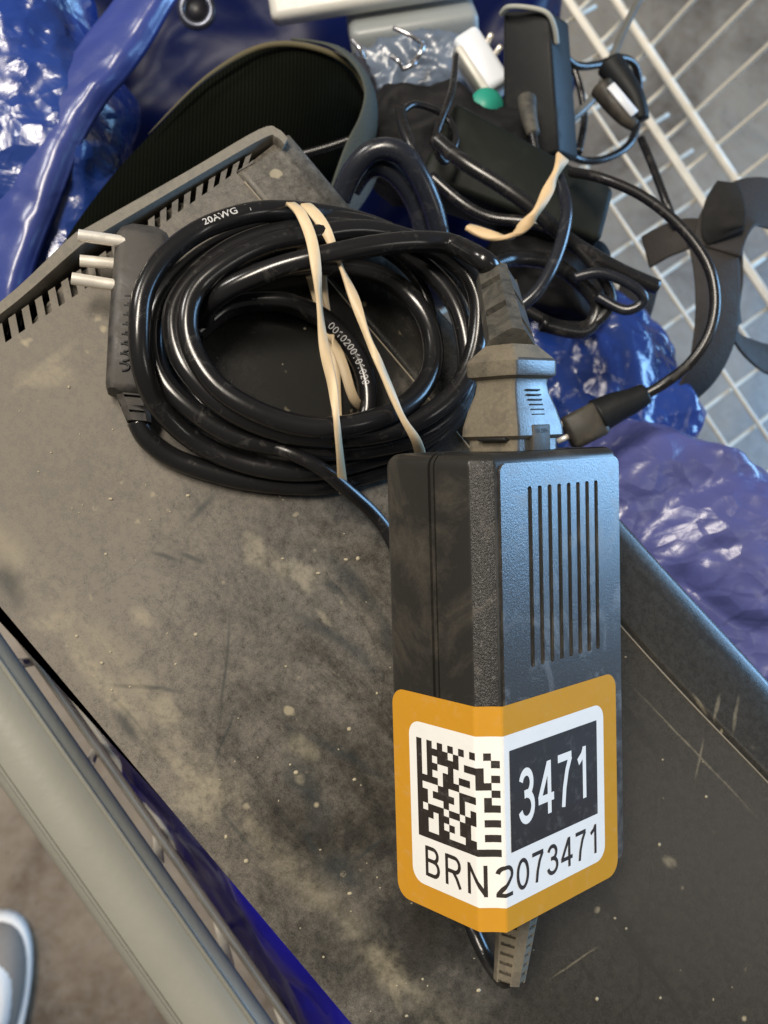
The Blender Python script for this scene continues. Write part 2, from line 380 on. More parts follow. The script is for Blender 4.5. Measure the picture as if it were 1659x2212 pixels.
# ================================================================ the dusty black box
def case_mat():
    m, nt, b = newmat('dusty_black_plastic')
    fin = tex(nt, 'noise', 2600, 3, 0.7); grain = tex(nt, 'noise', 420, 5, 0.75)
    big = tex(nt, 'noise', 14, 8, 0.62, 0.7); med = tex(nt, 'noise', 62, 8, 0.74, 0.25)
    smear = tex(nt, 'noise', 30, 6, 0.66, 0.7, stretch=(0.45, 2.6, 1), rot=(0, 0, 0.35))
    specks = tex(nt, 'noise', 150, 2, 0.4); specks2 = tex(nt, 'voronoi', 75)
    lines = tex(nt, 'noise', 16, 1, 0.3, 0.8)
    tc = nn(nt, 'ShaderNodeTexCoord'); sx = nn(nt, 'ShaderNodeSeparateXYZ'); nt.links.new(tc.outputs['Object'], sx.inputs[0])
    # cover mixes in lighter towards the left long edge (local y large), darker along the box
    g = math_(nt, 'ADD', math_(nt, 'MULTIPLY', sx.outputs[1], 7.0), math_(nt, 'MULTIPLY', sx.outputs[0], -6.2))
    g = math_(nt, 'ADD', g, 0.60)
    cover = math_(nt, 'ADD', math_(nt, 'MULTIPLY', math_(nt, 'SUBTRACT', big, 0.5), 1.5), g)
    cover = math_(nt, 'ADD', cover, math_(nt, 'MULTIPLY', math_(nt, 'SUBTRACT', med, 0.5), 1.4))
    wipe = ramp(nt, smear, [(0.34, 0.0), (0.43, 1)])
    cover = math_(nt, 'MULTIPLY', ramp(nt, cover, [(-0.0, 0.12), (1.15, 1.0)]), math_(nt, 'ADD', math_(nt, 'MULTIPLY', wipe, 0.45), 0.55))
    ln = math_(nt, 'ABSOLUTE', math_(nt, 'SUBTRACT', lines, 0.5))
    cover = math_(nt, 'MULTIPLY', cover, ramp(nt, ln, [(0.0, 0.75), (0.006, 1)]))
    cover = math_(nt, 'MULTIPLY', cover, math_(nt, 'ADD', math_(nt, 'MULTIPLY', math_(nt, 'SUBTRACT', math_(nt, 'ADD', grain, fin), 1.0), 2.2), 0.95), True)
    px_, py_ = COIL_SHADE
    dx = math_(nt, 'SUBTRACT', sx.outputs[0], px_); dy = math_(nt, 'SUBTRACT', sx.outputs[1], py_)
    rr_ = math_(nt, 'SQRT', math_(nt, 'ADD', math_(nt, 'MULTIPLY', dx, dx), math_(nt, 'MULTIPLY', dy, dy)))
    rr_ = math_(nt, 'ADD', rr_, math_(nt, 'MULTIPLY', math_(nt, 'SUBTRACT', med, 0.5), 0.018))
    cover = math_(nt, 'MULTIPLY', cover, ramp(nt, rr_, [(0.030, 0.02), (0.046, 1)]))  # shadow inside the coil, painted as a dark disc without dust
    c = mix(nt, cover, (0.010, 0.010, 0.009), (0.160, 0.143, 0.118))
    def stain(px, py, qx, qy, wd, soft=0.75):
        wd = wd * 1.25
        a, b_ = mcase.inverted() @ T_(px, py), mcase.inverted() @ T_(qx, qy); cc = (a + b_) / 2; d = b_ - a
        tcn = nn(nt, 'ShaderNodeTexCoord'); va = nn(nt, 'ShaderNodeVectorMath', operation='ADD'); nt.links.new(tcn.outputs['Object'], va.inputs[0])
        wn = nn(nt, 'ShaderNodeTexNoise'); wn.inputs['Scale'].default_value = 90; wn.inputs['Detail'].default_value = 5; nt.links.new(tcn.outputs['Object'], wn.inputs['Vector'])
        vs = nn(nt, 'ShaderNodeVectorMath', operation='SUBTRACT'); nt.links.new(wn.outputs['Color'], vs.inputs[0]); vs.inputs[1].default_value = (.5, .5, .5)
        vm = nn(nt, 'ShaderNodeVectorMath', operation='SCALE'); nt.links.new(vs.outputs[0], vm.inputs[0]); vm.inputs['Scale'].default_value = wd * 2.6
        nt.links.new(vm.outputs[0], va.inputs[1])
        mp = nn(nt, 'ShaderNodeMapping', vector_type='TEXTURE'); nt.links.new(va.outputs[0], mp.inputs[0])
        mp.inputs['Location'].default_value = (cc.x, cc.y, cc.z); mp.inputs['Rotation'].default_value = (0, 0, math.atan2(d.y, d.x)); mp.inputs['Scale'].default_value = (d.length / 2 + wd, wd, 1)
        ln_ = nn(nt, 'ShaderNodeVectorMath', operation='LENGTH'); nt.links.new(mp.outputs[0], ln_.inputs[0])
        return ramp(nt, ln_.outputs['Value'], [(1 - soft, 1), (1.0, 0)])
    dark = None
    for a in ((600, 1290, 860, 1480, .0022), (690, 1180, 830, 1340, .0030), (640, 1640, 700, 1790, .0040), (655, 1780, 690, 1860, .0012), (620, 1560, 680, 1640, .0020), (640, 1570, 850, 1690, .0016),
              (700, 1880, 770, 1900, .0055), (215, 1475, 420, 1500, .0007), (230, 1490, 330, 1600, .0006), (250, 1540, 300, 1600, .0018), (465, 1730, 560, 1850, .0007), (320, 1190, 400, 1215, .0007),
              (380, 1190, 450, 1220, .0008), (820, 1330, 840, 1400, .0030), (740, 1870, 850, 1800, .0008), (450, 1680, 520, 1500, .0005), (0, 1240, 25, 1280, .0040), (680, 1240, 760, 1300, .0016), (400, 1130, 470, 1060, .0010), (500, 1300, 470, 1600, .0005)):
        q = stain(*a); dark = q if dark is None else math_(nt, 'MAXIMUM', dark, q)
    pale = None
    for a in ((540, 1180, 560, 1215, .0035), (600, 1220, 680, 1250, .0040), (295, 1325, 320, 1340, .0024), (650, 1600, 672, 1625, .0030), (95, 1345, 135, 1345, .0035), (110, 1350, 330, 1590, .0030), (330, 1590, 470, 1760, .0022),
              (400, 1700, 460, 1760, .0050), (30, 850, 160, 740, .0016), (70, 820, 150, 805, .0035), (690, 1320, 715, 1350, .0010), (1345, 1460, 1659, 1790, .0003), (1030, 1380, 1080, 1395, .0008), (350, 1530, 380, 1550, .003), (1560, 1500, 1545, 1560, .0007), (1500, 1500, 1530, 1545, .0007), (1600, 1500, 1585, 1590, .0007), (1520, 1590, 1500, 1690, .0004), (800, 2060, 870, 2120, .004), (840, 2090, 860, 2180, .002), (1440, 1860, 1450, 1866, .002), (1180, 2120, 1300, 2040, .0003), (650, 1680, 655, 1690, .0012)):
        q = stain(*a, .6); pale = q if pale is None else math_(nt, 'MAXIMUM', pale, q)
    c = mix(nt, math_(nt, 'MULTIPLY', dark, 0.72), c, (0.022, 0.026, 0.026))
    c = mix(nt, math_(nt, 'MULTIPLY', math_(nt, 'MULTIPLY', pale, ramp(nt, grain, [(0.3, 0.3), (0.6, 1)])), 0.38), c, (0.34, 0.30, 0.21))
    # pale dried splashes
    s1 = ramp(nt, specks, [(0.73, 0), (0.78, 0.6)])
    s2 = math_(nt, 'MULTIPLY', ramp(nt, specks2, [(0.035, 0.8), (0.08, 0)]), ramp(nt, med, [(0.5, 0), (0.56, 1)]))
    band = ramp(nt, math_(nt, 'ABSOLUTE', math_(nt, 'SUBTRACT', math_(nt, 'ADD', sx.outputs[1], math_(nt, 'MULTIPLY', math_(nt, 'SUBTRACT', big, 0.5), 0.012)), 0.1235)), [(0.0015, 0.3), (0.005, 0.0)])
    band = math_(nt, 'MULTIPLY', band, ramp(nt, med, [(0.42, 0.1), (0.6, 1)]))
    sp = math_(nt, 'MAXIMUM', math_(nt, 'MAXIMUM', s1, s2), band)
    c = mix(nt, sp, c, (0.36, 0.315, 0.215))
    nt.links.new(c, b.inputs['Base Color'])
    nt.links.new(math_(nt, 'ADD', math_(nt, 'MULTIPLY', cover, 0.58), 0.21, True), b.inputs['Roughness'])
    b.inputs['Specular IOR Level'].default_value = 0.42
    bump(nt, b, math_(nt, 'ADD', fin, math_(nt, 'MULTIPLY', grain, 0.5)), 0.16, 0.0004)
    return m
M_caseedge = dusty('black_box_side_plastic', (0.012, 0.013, 0.013), (0.13, 0.12, 0.10), 0.15, 0.2, 60, 900, 0.06)
M_bezel = dusty('grey_dusty_bezel', (0.05, 0.05, 0.045), (0.21, 0.19, 0.155), 0.9, 0.5, 50)
M_black = simple('matt_black_plastic', (0.006, 0.006, 0.006), 0.6, 0, 0.3)
ridge0, ridge1 = Z(510, 372, 0), Z(1350, 1362, 0)
cx_ = (ridge1 - ridge0).normalized(); cy_ = EZ.cross(cx_)
if cy_.dot(Z(0, 1400, 0) - ridge0) < 0: cy_ = -cy_; 
cz_ = EZ
mcase = Matrix((cx_, cy_, cz_)).transposed()
if mcase.determinant() < 0: mcase = Matrix((cx_, cy_, -cz_)).transposed()
mcase = mcase.to_4x4(); mcase.translation = Vector((ridge0.x, ridge0.y, -0.058))
case = empty('electronics_box', 'flat black electronics case thick with tan dust, slotted along one end, under the cable coil', 'electronics box', mcase)
T_ = lambda x, y: Z(x, y, 0)
COIL_SHADE = tuple((mcase.inverted() @ T_(640, 750))[:2])
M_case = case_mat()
base_line = [(-420, 1010), (-200, 870), (0, 748), (190, 620), (380, 462), (548, 345)]
tip_line = [(-420, 975), (-200, 830), (0, 700), (178, 578), (380, 432), (556, 324)]
def on(line, s):
    P = [T_(*p) for p in line]; L = [0]
    for a, b in zip(P, P[1:]): L.append(L[-1] + (b - a).length)
    q = s * L[-1]
    for i in range(len(P) - 1):
        if q <= L[i + 1] or i == len(P) - 2:
            return P[i].lerp(P[i + 1], (q - L[i]) / (L[i + 1] - L[i]))
NT = 34; comb = []
skew = 0.0
for k in range(NT):
    s0, s1 = (k + 0.0) / NT, (k + 0.52) / NT; s2 = (k + 1.0) / NT
    comb += [on(tip_line, s0 + skew), on(tip_line, s1 + skew), on(base_line, s1), on(base_line, s2)]
comb.append(on(base_line, 1.0))
lw = [Z(760, 2212, 0), Z(0, 1310, 0)]
ldir = (lw[1] - lw[0]).normalized()
plate = comb + [T_(548, 352), ridge0, ridge1, T_(1659, 1690), T_(2080, 2130), T_(1700, 2900), lw[0] - ldir * 0.06, lw[0], lw[1], lw[1] + ldir * 0.10]
bm = bmesh.new(); add_prism(bm, plate, (0, 0, 0), (0, 0, -0.0030))
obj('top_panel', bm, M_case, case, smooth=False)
# lower shell: all walls, recessed under the comb
ins = [T_(-420, 940), T_(-200, 800), T_(0, 690), T_(170, 560), T_(560, 312), T_(600, 330)]
outer_r = [(612, 297, -0.001), (760, 470, -0.0018), (1000, 745, -0.0025), (1345, 1140, -0.0032), (1659, 1484, -0.0036), (1900, 1752, -0.004), (2300, 2190, -0.0045)]
ridg_r = [(512, 374, 0), (620, 500, 0), (860, 783, 0), (1350, 1363, 0), (1659, 1691, 0), (1880, 1923, 0), (2080, 2131, 0)]
Rr = [Z(*p) for p in outer_r]; Rg = [Z(*p) for p in ridg_r]
Rr2 = smooth_path(Rr, 8); Rg2 = smooth_path(Rg, 8)
secs = []
for a, b_ in zip(Rg2, Rr2):
    d = (b_ - a); out = Vector((d.x, d.y, 0)).normalized()
    a2 = a - EZ * 0.0004 + out * 0.0004
    p = [a2 - EZ * 0.003, a2, a2.lerp(b_, 0.12) + EZ * 0.0001, a2.lerp(b_, 0.5) + EZ * 0.0004, a2.lerp(b_, 0.82) + EZ * 0.0005, b_ + EZ * 0.0001,
         b_ + out * 0.0016 - EZ * 0.0006, b_ + out * 0.0029 - EZ * 0.0018, b_ + out * 0.0036 - EZ * 0.0040, b_ + out * 0.0038 - EZ * 0.010]
    q = b_ + out * 0.0030; q.z = -0.056; p.append(q)
    q = a.copy(); q.z = -0.056; p.append(q - out * 0.01)
    secs.append(p)
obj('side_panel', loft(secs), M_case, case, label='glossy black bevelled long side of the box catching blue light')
body_poly = ins + [Rg[0], Rg[3], Rg[4], Rg[6], T_(1700, 2880), lw[0] - ldir * 0.058 + cy_ * -0.001, lw[1] + ldir * 0.098 + cy_ * -0.001]
bm = bmesh.new(); add_prism(bm, [p - EZ * 0 for p in body_poly], (0, 0, -0.0075), (0, 0, -0.058))
obj('bottom_shell', bm, M_black, case, smooth=False)
lip_o = [(-430, 905), (-200, 780), (0, 652), (152, 512), (190, 490), (400, 372), (560, 279), (600, 279), (622, 300)]
lip_i = [(-430, 950), (-200, 812), (0, 688), (160, 553), (200, 524), (400, 404), (566, 308), (594, 303), (612, 318)]
secs = []
for (a, b_) in zip(smooth_path([Z(x, y, 0.0015) for x, y in lip_o], 5), smooth_path([Z(x, y, 0.0015) for x, y in lip_i], 5)):
    secs.append([a + EZ * 0.0, a.lerp(b_, 0.15) + EZ * 0.0012, a.lerp(b_, 0.85) + EZ * 0.0012, b_, b_ - EZ * 0.012, b_ - EZ * 0.055 , a - EZ * 0.057, a - EZ * 0.010])
obj('dust_line', tube([p + EZ * 0.0001 for p in Rg2[2:]], 0.00022, 6, 1, False), simple('tan_dust', (0.26, 0.22, 0.16), 0.9), case)
obj('end_bezel', loft(secs), M_bezel, case, angle=40, label='grey dusty end strip with a blunt corner, outside the row of slots')
# filler between comb floor and bezel is the dark shell; a slotted inner comb gives depth
bm = bmesh.new()
for k in range(NT):
    a = on(tip_line, (k + 0.76) / NT); b_ = on(base_line, (k + 0.76) / NT); d = (b_ - a)
    add_box(bm, (a + b_) / 2 - EZ * 0.0058, d * 0.8, d.cross(EZ).normalized() * 0.0006, EZ * 0.003)
obj('inner_fins', bm, M_black, case, smooth=False)

# dried drips / debris on the box (tiny crumbs you could sweep off, uncountable)
bm = bmesh.new(); M_crumb = simple('dried_crumb', (0.34, 0.30, 0.21), 0.9, 0, 0.3)
for k in range(170):
    x = random.uniform(40, 1600); y = random.uniform(700, 2200)
    if y > 1200 + 1.187 * x + 60 or y < 1.13 * x - 150: continue
    p = T_(x, y); rr = random.choice([0.00025, 0.0003, 0.0004, 0.0006])
    b2 = bmesh.new(); bmesh.ops.create_icosphere(b2, subdivisions=1, radius=rr, matrix=Matrix.Translation(p + EZ * rr * 0.2) @ Matrix.Diagonal((random.uniform(.6, 1.6), random.uniform(.6, 1.4), 0.45, 1)))
    me = bpy.data.meshes.new('t'); b2.to_mesh(me); b2.free(); bm.from_mesh(me); bpy.data.meshes.remove(me)
obj('dust_crumbs', bm, M_crumb, kind='stuff', label='pale grit and dried crumbs scattered over the black box', cat='grit')

# ================================================================ the power adapter
A_ = Vector((-.03, .9965, .078)).normalized()
B_ = Vector((.737, 0, -.676)); B_ = (B_ - A_ * B_.dot(A_)).normalized(); N_ = A_.cross(B_)
O_ = D(1091, 2013, 0.248)
mad = (R @ Matrix((B_, N_, A_)).transposed()).to_4x4(); mad.translation = O_
adapter = empty('power_adapter', 'black two-part power adapter wearing an orange asset sticker, propped on edge on the dusty box', 'power adapter', mad)
W, DD, L, c = 0.0500, 0.0346, 0.1165, 0.0043
def corner(cx0, cy0, r, a0, a1, n=5): return [(cx0 + r * math.cos(math.radians(a0 + (a1 - a0) * k / n)), cy0 + r * math.sin(math.radians(a0 + (a1 - a0) * k / n))) for k in range(n + 1)]
r1 = 0.0022
outline = [(0.0004, 0.0), (W - r1, 0.0)] + corner(W - r1, r1, r1, -90, 0) + corner(W - r1, DD - r1, r1, 0, 90) + corner(-c + 0.003, DD - 0.003, 0.003, 90, 180) + [(-c, c + 0.0008), (-c + 0.00015, c + 0.0001), (-0.0003, 0.0002)]
def inset(poly, d):
    n = len(poly); out = []
    for i in range(n):
        p0, p1, p2 = Vector(poly[i - 1]), Vector(poly[i]), Vector(poly[(i + 1) % n])
        e0 = (p1 - p0); e0 = e0.normalized() if e0.length > 1e-7 else Vector((1, 0)); e1_ = (p2 - p1); e1_ = e1_.normalized() if e1_.length > 1e-7 else e0
        n0 = Vector((-e0.y, e0.x)); n1 = Vector((-e1_.y, e1_.x)); m = (n0 + n1)
        m = m / max(0.3, m.length_squared) * 2
        out.append((p1.x + m.x * d, p1.y + m.y * d))
    return out
def body_shell(v0, v1, grow=0.0):
    secs = []; r = 0.0036
    ks = [(r * (1 - math.sin(t)), r * (1 - math.cos(t))) for t in [math.pi / 2 * k / 5 for k in range(1, 6)]]
    # ks: (inset, height from the end)
    prof_ = [(r * (1 - math.sin(math.pi / 2 * k / 6)), r * (1 - math.cos(math.pi / 2 * k / 6))) for k in range(7)]
    for d, h in prof_: secs.append([(x, y, h) for x, y in inset(outline, d - grow)])
    for d, h in prof_[::-1]: secs.append([(x, y, L - h) for x, y in inset(outline, d - grow)])
    bm = loft([[Vector(p) for p in s] for s in secs])
    for pt, nrm in (((0, v0, 0), (0, -1, 0)), ((0, v1, 0), (0, 1, 0))):
        res = bmesh.ops.bisect_plane(bm, geom=bm.verts[:] + bm.edges[:] + bm.faces[:], plane_co=pt, plane_no=nrm, clear_outer=True)
        be = [e for e in bm.edges if e.is_boundary]
        if be: bmesh.ops.holes_fill(bm, edges=be)
    return bm
M_rear = dusty('smooth_black_plastic_dusty', (0.017, 0.017, 0.016), (0.085, 0.072, 0.055), 0.24, 0.30, 42, 1100, 0.05)
M_front = dusty('textured_black_plastic', (0.016, 0.016, 0.016), (0.17, 0.155, 0.13), 0.15, 0.34, 70, 1800, 0.9, fleck=0.16)
M_panel = dusty('speckled_black_plastic', (0.018, 0.018, 0.018), (0.17, 0.155, 0.13), 0.22, 0.27, 75, 1800, 0.22, spec=1.0, fleck=0.10)
M_panel.node_tree.nodes['Principled BSDF'].inputs['Coat Weight'].default_value = 0.6; M_panel.node_tree.nodes['Principled BSDF'].inputs['Coat Roughness'].default_value = 0.3
obj('front_shell', body_shell(-0.01, 0.0158), M_rear, adapter, local=True, angle=35)
obj('rear_shell', body_shell(0.0182, 0.1), M_rear, adapter, local=True, angle=35)
fs = [o for o in bpy.data.objects if o.name == 'front_shell'][0]; fs.data.materials.append(M_front)
for f in fs.data.polygons:
    if f.normal.x < -0.35 and f.normal.y < -0.35 and abs(f.normal.z) < 0.6: f.material_index = 1
obj('seam_core', body_shell(0.0156, 0.0184, -0.0011), M_black, adapter, local=True, angle=35)
obj('seam_ridge', body_shell(0.0165, 0.0175, -0.0002), M_rear, adapter, local=True, angle=35)

def curve_mesh(splines, extrude=0.0):
    cu = bpy.data.curves.new('c', 'CURVE'); cu.dimensions = '2D'; cu.fill_mode = 'BOTH'; cu.extrude = extrude
    for s in splines:
        sp = cu.splines.new('POLY'); sp.points.add(len(s) - 1); sp.use_cyclic_u = True
        for p, q in zip(sp.points, s): p.co = (q[0], q[1], 0, 1)
    o = bpy.data.objects.new('c', cu); COL.objects.link(o); dg = bpy.context.evaluated_depsgraph_get()
    me = bpy.data.meshes.new_from_object(o.evaluated_get(dg)); bm = bmesh.new(); bm.from_mesh(me)
    bpy.data.objects.remove(o); bpy.data.curves.remove(cu); bpy.data.meshes.remove(me); return bm
def rrect(x0, y0, x1, y1, r, n=6):
    return (corner(x1 - r, y0 + r, r, -90, 0, n) + corner(x1 - r, y1 - r, r, 0, 90, n) + corner(x0 + r, y1 - r, r, 90, 180, n) + corner(x0 + r, y0 + r, r, 180, 270, n))
slots = []
for k in range(8):
    u0 = 0.0110 + k * 0.00384; slots.append(rrect(u0, L - 0.053 + 0.0, u0 + 0.0016, L - 0.0085, 0.0006, 3)[::-1])
pan = curve_mesh([rrect(0.0011, 0.004, W - 0.0010, L - 0.0026, 0.0022)] + slots, 0.00045)
for v in pan.verts: v.co = Vector((v.co.x, -0.00012 - v.co.z, v.co.y))
obj('vent_panel', pan, M_panel, adapter, local=True, smooth=False, label='raised speckled broad face with eight fine vertical grooves, lit sky blue at the top')

# ---- the sticker, unrolled coordinates (s across, w up); s=0 is the near edge
CH = 0.0061
def wrap(s, w_, off):
    nb, nn_, nc = Vector((0, -1)), Vector((-1, 0)), Vector((-0.72, -0.69))
    P0, P1 = Vector((0, 0)), Vector((-c, c))
    def blend(a, b, t): return (a * (1 - t) + b * t).normalized()
    if s >= 0: p = Vector((s, -0.00062)); n = blend(nc, nb, min(1, s / 0.0009)) if s < 0.0009 else nb
    elif s > -CH:
        t = -s / CH; p = P0.lerp(P1, t) + nc * 0.00012; p += Vector((0, -0.0005)) * max(0, 1 - t * 3); n = blend(nc, nb, max(0, 1 + s / 0.0009)) if s > -0.0009 else nc
        if s > -0.0009: n = blend(nb, nc, 0.5 + 0.5 * (-s / 0.0009))
        if s < -CH + 0.0009: n = blend(nn_, nc, 0.5 + 0.5 * ((s + CH) / 0.0009))
    else:
        p = P1 + Vector((0, -s - CH)); p.x -= 0.0001; n = nn_
    q = p + n * off
    return Vector((q.x, q.y, w_))
def wrapped(bm, off, thick=0.00003, mat=None, name='', parent=None, label=None):
    cuts = [0.0, 0.0004, -0.0004, 0.0016, 0.003, -CH - 0.002, -CH - 0.0036, -0.0009, 0.0009, -0.0018, -0.0030, -0.0045, -CH, -CH - 0.0008, -CH + 0.0009]
    for cs in cuts:
        bmesh.ops.bisect_plane(bm, geom=bm.verts[:] + bm.edges[:] + bm.faces[:], plane_co=(cs, 0, 0), plane_no=(1, 0, 0), dist=1e-7)
    for v in bm.verts: v.co = wrap(v.co.x, v.co.y, off + v.co.z)
    bmesh.ops.recalc_face_normals(bm, faces=bm.faces)
    # face outwards
    if sum((f.normal.y + f.normal.x) * f.calc_area() for f in bm.faces) > 0: bmesh.ops.reverse_faces(bm, faces=bm.faces)
    return bm
def sticker_mat(name, col, rough=0.3, scuff=0.2):
    m, nt, b = newmat(name)
    n = tex(nt, 'noise', 260, 5, 0.7, 0.5); k = tex(nt, 'noise', 30, 3, 0.6)
    c_ = mix(nt, ramp(nt, n, [(0.55, 0), (0.75, scuff)]), col, tuple(min(1, x * 0.55 + 0.22) for x in col))
    nt.links.new(mix(nt, math_(nt, 'MULTIPLY', k, 0.10), c_, tuple(x * 0.8 for x in col)), b.inputs['Base Color'])
    b.inputs['Roughness'].default_value = rough; b.inputs['Coat Weight'].default_value = 0.25; b.inputs['Coat Roughness'].default_value = 0.2
    bump(nt, b, tex(nt, 'noise', 110, 3, 0.5), 0.22, 0.001); return m
M_or = sticker_mat('orange_sticker_film', (0.50, 0.245, 0.02)); M_wh = sticker_mat('white_sticker_film', (0.74, 0.74, 0.72), 0.35, 0.04)
M_ink = sticker_mat('black_print', (0.022, 0.017, 0.015), 0.45, 0.25)
def put(name, bm, off, mat, parent):
    wrapped(bm, off); return obj(name, bm, mat, parent, local=True, smooth=True, angle=75)
sticker = put('asset_sticker', curve_mesh([rrect(-0.0350, 0.0001, 0.0462, 0.0560, 0.0042)]), 0.00008, M_or, adapter)
put('white_field', curve_mesh([rrect(-0.0290, 0.0062, 0.0403, 0.0487, 0.0038)]), 0.00014, M_wh, sticker)
DMX = ['WWWWWDWDDWDDDD', 'DDDDDDWWWDDWWD', 'WDWDWDWDWDWWWD', 'DDDWWWDDWDDDDD', 'WDDWDDDDDWDWDD', 'DWDDDDWDWDWDWD', 'WDDWWDWWWDWWWD',
       'DWWWDWDDDWDDWD', 'WWDWDWDWWDDDDD', 'DWDWWWDWDDWWDD', 'WWDDDWWWWWWWWD', 'DWWWDWDDWDWDWD', 'WDWDWDWDWDWDWD']
cols_ = ['D' * 14] + DMX
bm = bmesh.new(); ms = 0.0256 / 14; x0_, ytop = -0.0263, 0.0446
for ci, colm in enumerate(cols_):
    r_ = 0
    while r_ < 14:
        if colm[r_] == 'D':
            r2 = r_
            while r2 < 14 and colm[r2] == 'D': r2 += 1
            q = [(x0_ + ci * ms - 3e-5, ytop - r2 * ms), (x0_ + (ci + 1) * ms + 3e-5, ytop - r2 * ms), (x0_ + (ci + 1) * ms + 3e-5, ytop - r_ * ms), (x0_ + ci * ms - 3e-5, ytop - r_ * ms)]
            bm.faces.new([bm.verts.new((a, b_, 0)) for a, b_ in q]); r_ = r2
        else: r_ += 1
put('data_matrix_print', bm, 0.00020, M_ink, sticker)
put('black_square_print', curve_mesh([rrect(0.0020, 0.0194, 0.0372, 0.0447, 0.0002)]), 0.00020, M_ink, sticker)
def text_bm(s, bold=0.0, size=1.0, space=1.0):
    cu = bpy.data.curves.new('t', 'FONT'); cu.body = s; cu.size = size; cu.fill_mode = 'BOTH'; cu.offset = bold; cu.space_character = space; cu.resolution_u = 3
    o = bpy.data.objects.new('t', cu); COL.objects.link(o); dg = bpy.context.evaluated_depsgraph_get()
    me = bpy.data.meshes.new_from_object(o.evaluated_get(dg)); bm = bmesh.new(); bm.from_mesh(me)
    bpy.data.objects.remove(o); bpy.data.curves.remove(cu); bpy.data.meshes.remove(me); return bm
def fit(bm, x0, x1, y0, y1):
    xs = [v.co.x for v in bm.verts]; ys = [v.co.y for v in bm.verts]; a, b_, c_, d = min(xs), max(xs), min(ys), max(ys)
    for v in bm.verts: v.co = Vector((x0 + (v.co.x - a) / (b_ - a) * (x1 - x0), y0 + (v.co.y - c_) / (d - c_) * (y1 - y0), 0))
    return bm
def glyph_strokes(ch):
    def arc(cx0, cy0, rx, ry, a0, a1, n=16): return [(cx0 + rx * math.cos(math.radians(a0 + (a1 - a0) * k / n)), cy0 + ry * math.sin(math.radians(a0 + (a1 - a0) * k / n))) for k in range(n + 1)]
    return {'0': (111, [('c', arc(50, 71.5, 36, 63, 0, 360, 40)[:-1])]),
            '1': (111, [('o', [(58, 0), (58, 143)]), ('o', [(60, 138), (46, 120), (20, 105)])]),
            '2': (111, [('o', arc(49, 100, 35, 34, 172, -25) + [(60, 62), (34, 38), (16, 14)]), ('o', [(7, 8), (88, 8)])]),
            '3': (111, [('o', arc(47, 104, 30, 30, 165, -72)), ('o', [(36, 76), (50, 77)] + arc(48, 42, 35, 34, 82, -168))]),
            '4': (111, [('o', [(67, 0), (67, 141)]), ('o', [(64, 136), (10, 46)]), ('o', [(3, 43), (93, 43)])]),
            '7': (111, [('o', [(8, 134), (90, 134)]), ('o', [(84, 131), (62, 96), (46, 50), (38, 0)])]),
            'B': (133, [('o', [(18, 0), (18, 143)]), ('o', [(20, 135), (60, 135)] + arc(62, 106, 28, 29, 85, -85, 12) + [(20, 77)]), ('o', [(58, 76)] + arc(64, 42, 32, 34, 85, -85, 12) + [(20, 8)])]),
            'R': (144, [('o', [(18, 0), (18, 143)]), ('o', [(20, 135), (66, 135)] + arc(70, 102, 31, 33, 85, -85, 12) + [(20, 69)]), ('o', [(62, 66), (82, 42), (104, 0)])]),
            'N': (144, [('o', [(18, 0), (18, 143)]), ('o', [(104, 0), (104, 143)]), ('o', [(18, 136), (104, 8)])])}[ch]
def lettering(txt, sw):
    bm = bmesh.new(); x = 0; lay = 0
    for chh in txt:
        adv, strokes = glyph_strokes(chh); lay = 0
        for kind_, pts_ in strokes:
            n = len(pts_); L_, R_ = [], []
            for i, p in enumerate(pts_):
                if kind_ == 'c': a, b_ = pts_[i - 1], pts_[(i + 1) % n]
                else: a, b_ = pts_[max(0, i - 1)], pts_[min(n - 1, i + 1)]
                d = Vector((b_[0] - a[0], b_[1] - a[1])).normalized(); q = Vector((-d.y, d.x)) * sw / 2
                L_.append(bm.verts.new((x + p[0] + q.x, p[1] + q.y, lay))); R_.append(bm.verts.new((x + p[0] - q.x, p[1] - q.y, lay)))
            for i in range(n if kind_ == 'c' else n - 1):
                j = (i + 1) % n; bm.faces.new((R_[i], R_[j], L_[j], L_[i]))
            lay += 1
        x += adv
    return bm
def fit2(bm, x0, x1, y0, y1, total):
    for v in bm.verts: v.co = Vector((x0 + v.co.x / total * (x1 - x0), y0 + v.co.y / 143 * (y1 - y0), v.co.z * 0.000004))
    return bm
put('number_print', fit2(lettering('3471', 21), 0.0048, 0.0352, 0.0252, 0.0390, 444), 0.00026, M_wh, sticker)
put('serial_print', fit2(lettering('BRN2073471', 18.5), -0.0246, 0.0388, 0.0089, 0.0168, 1198), 0.00020, M_ink, sticker)

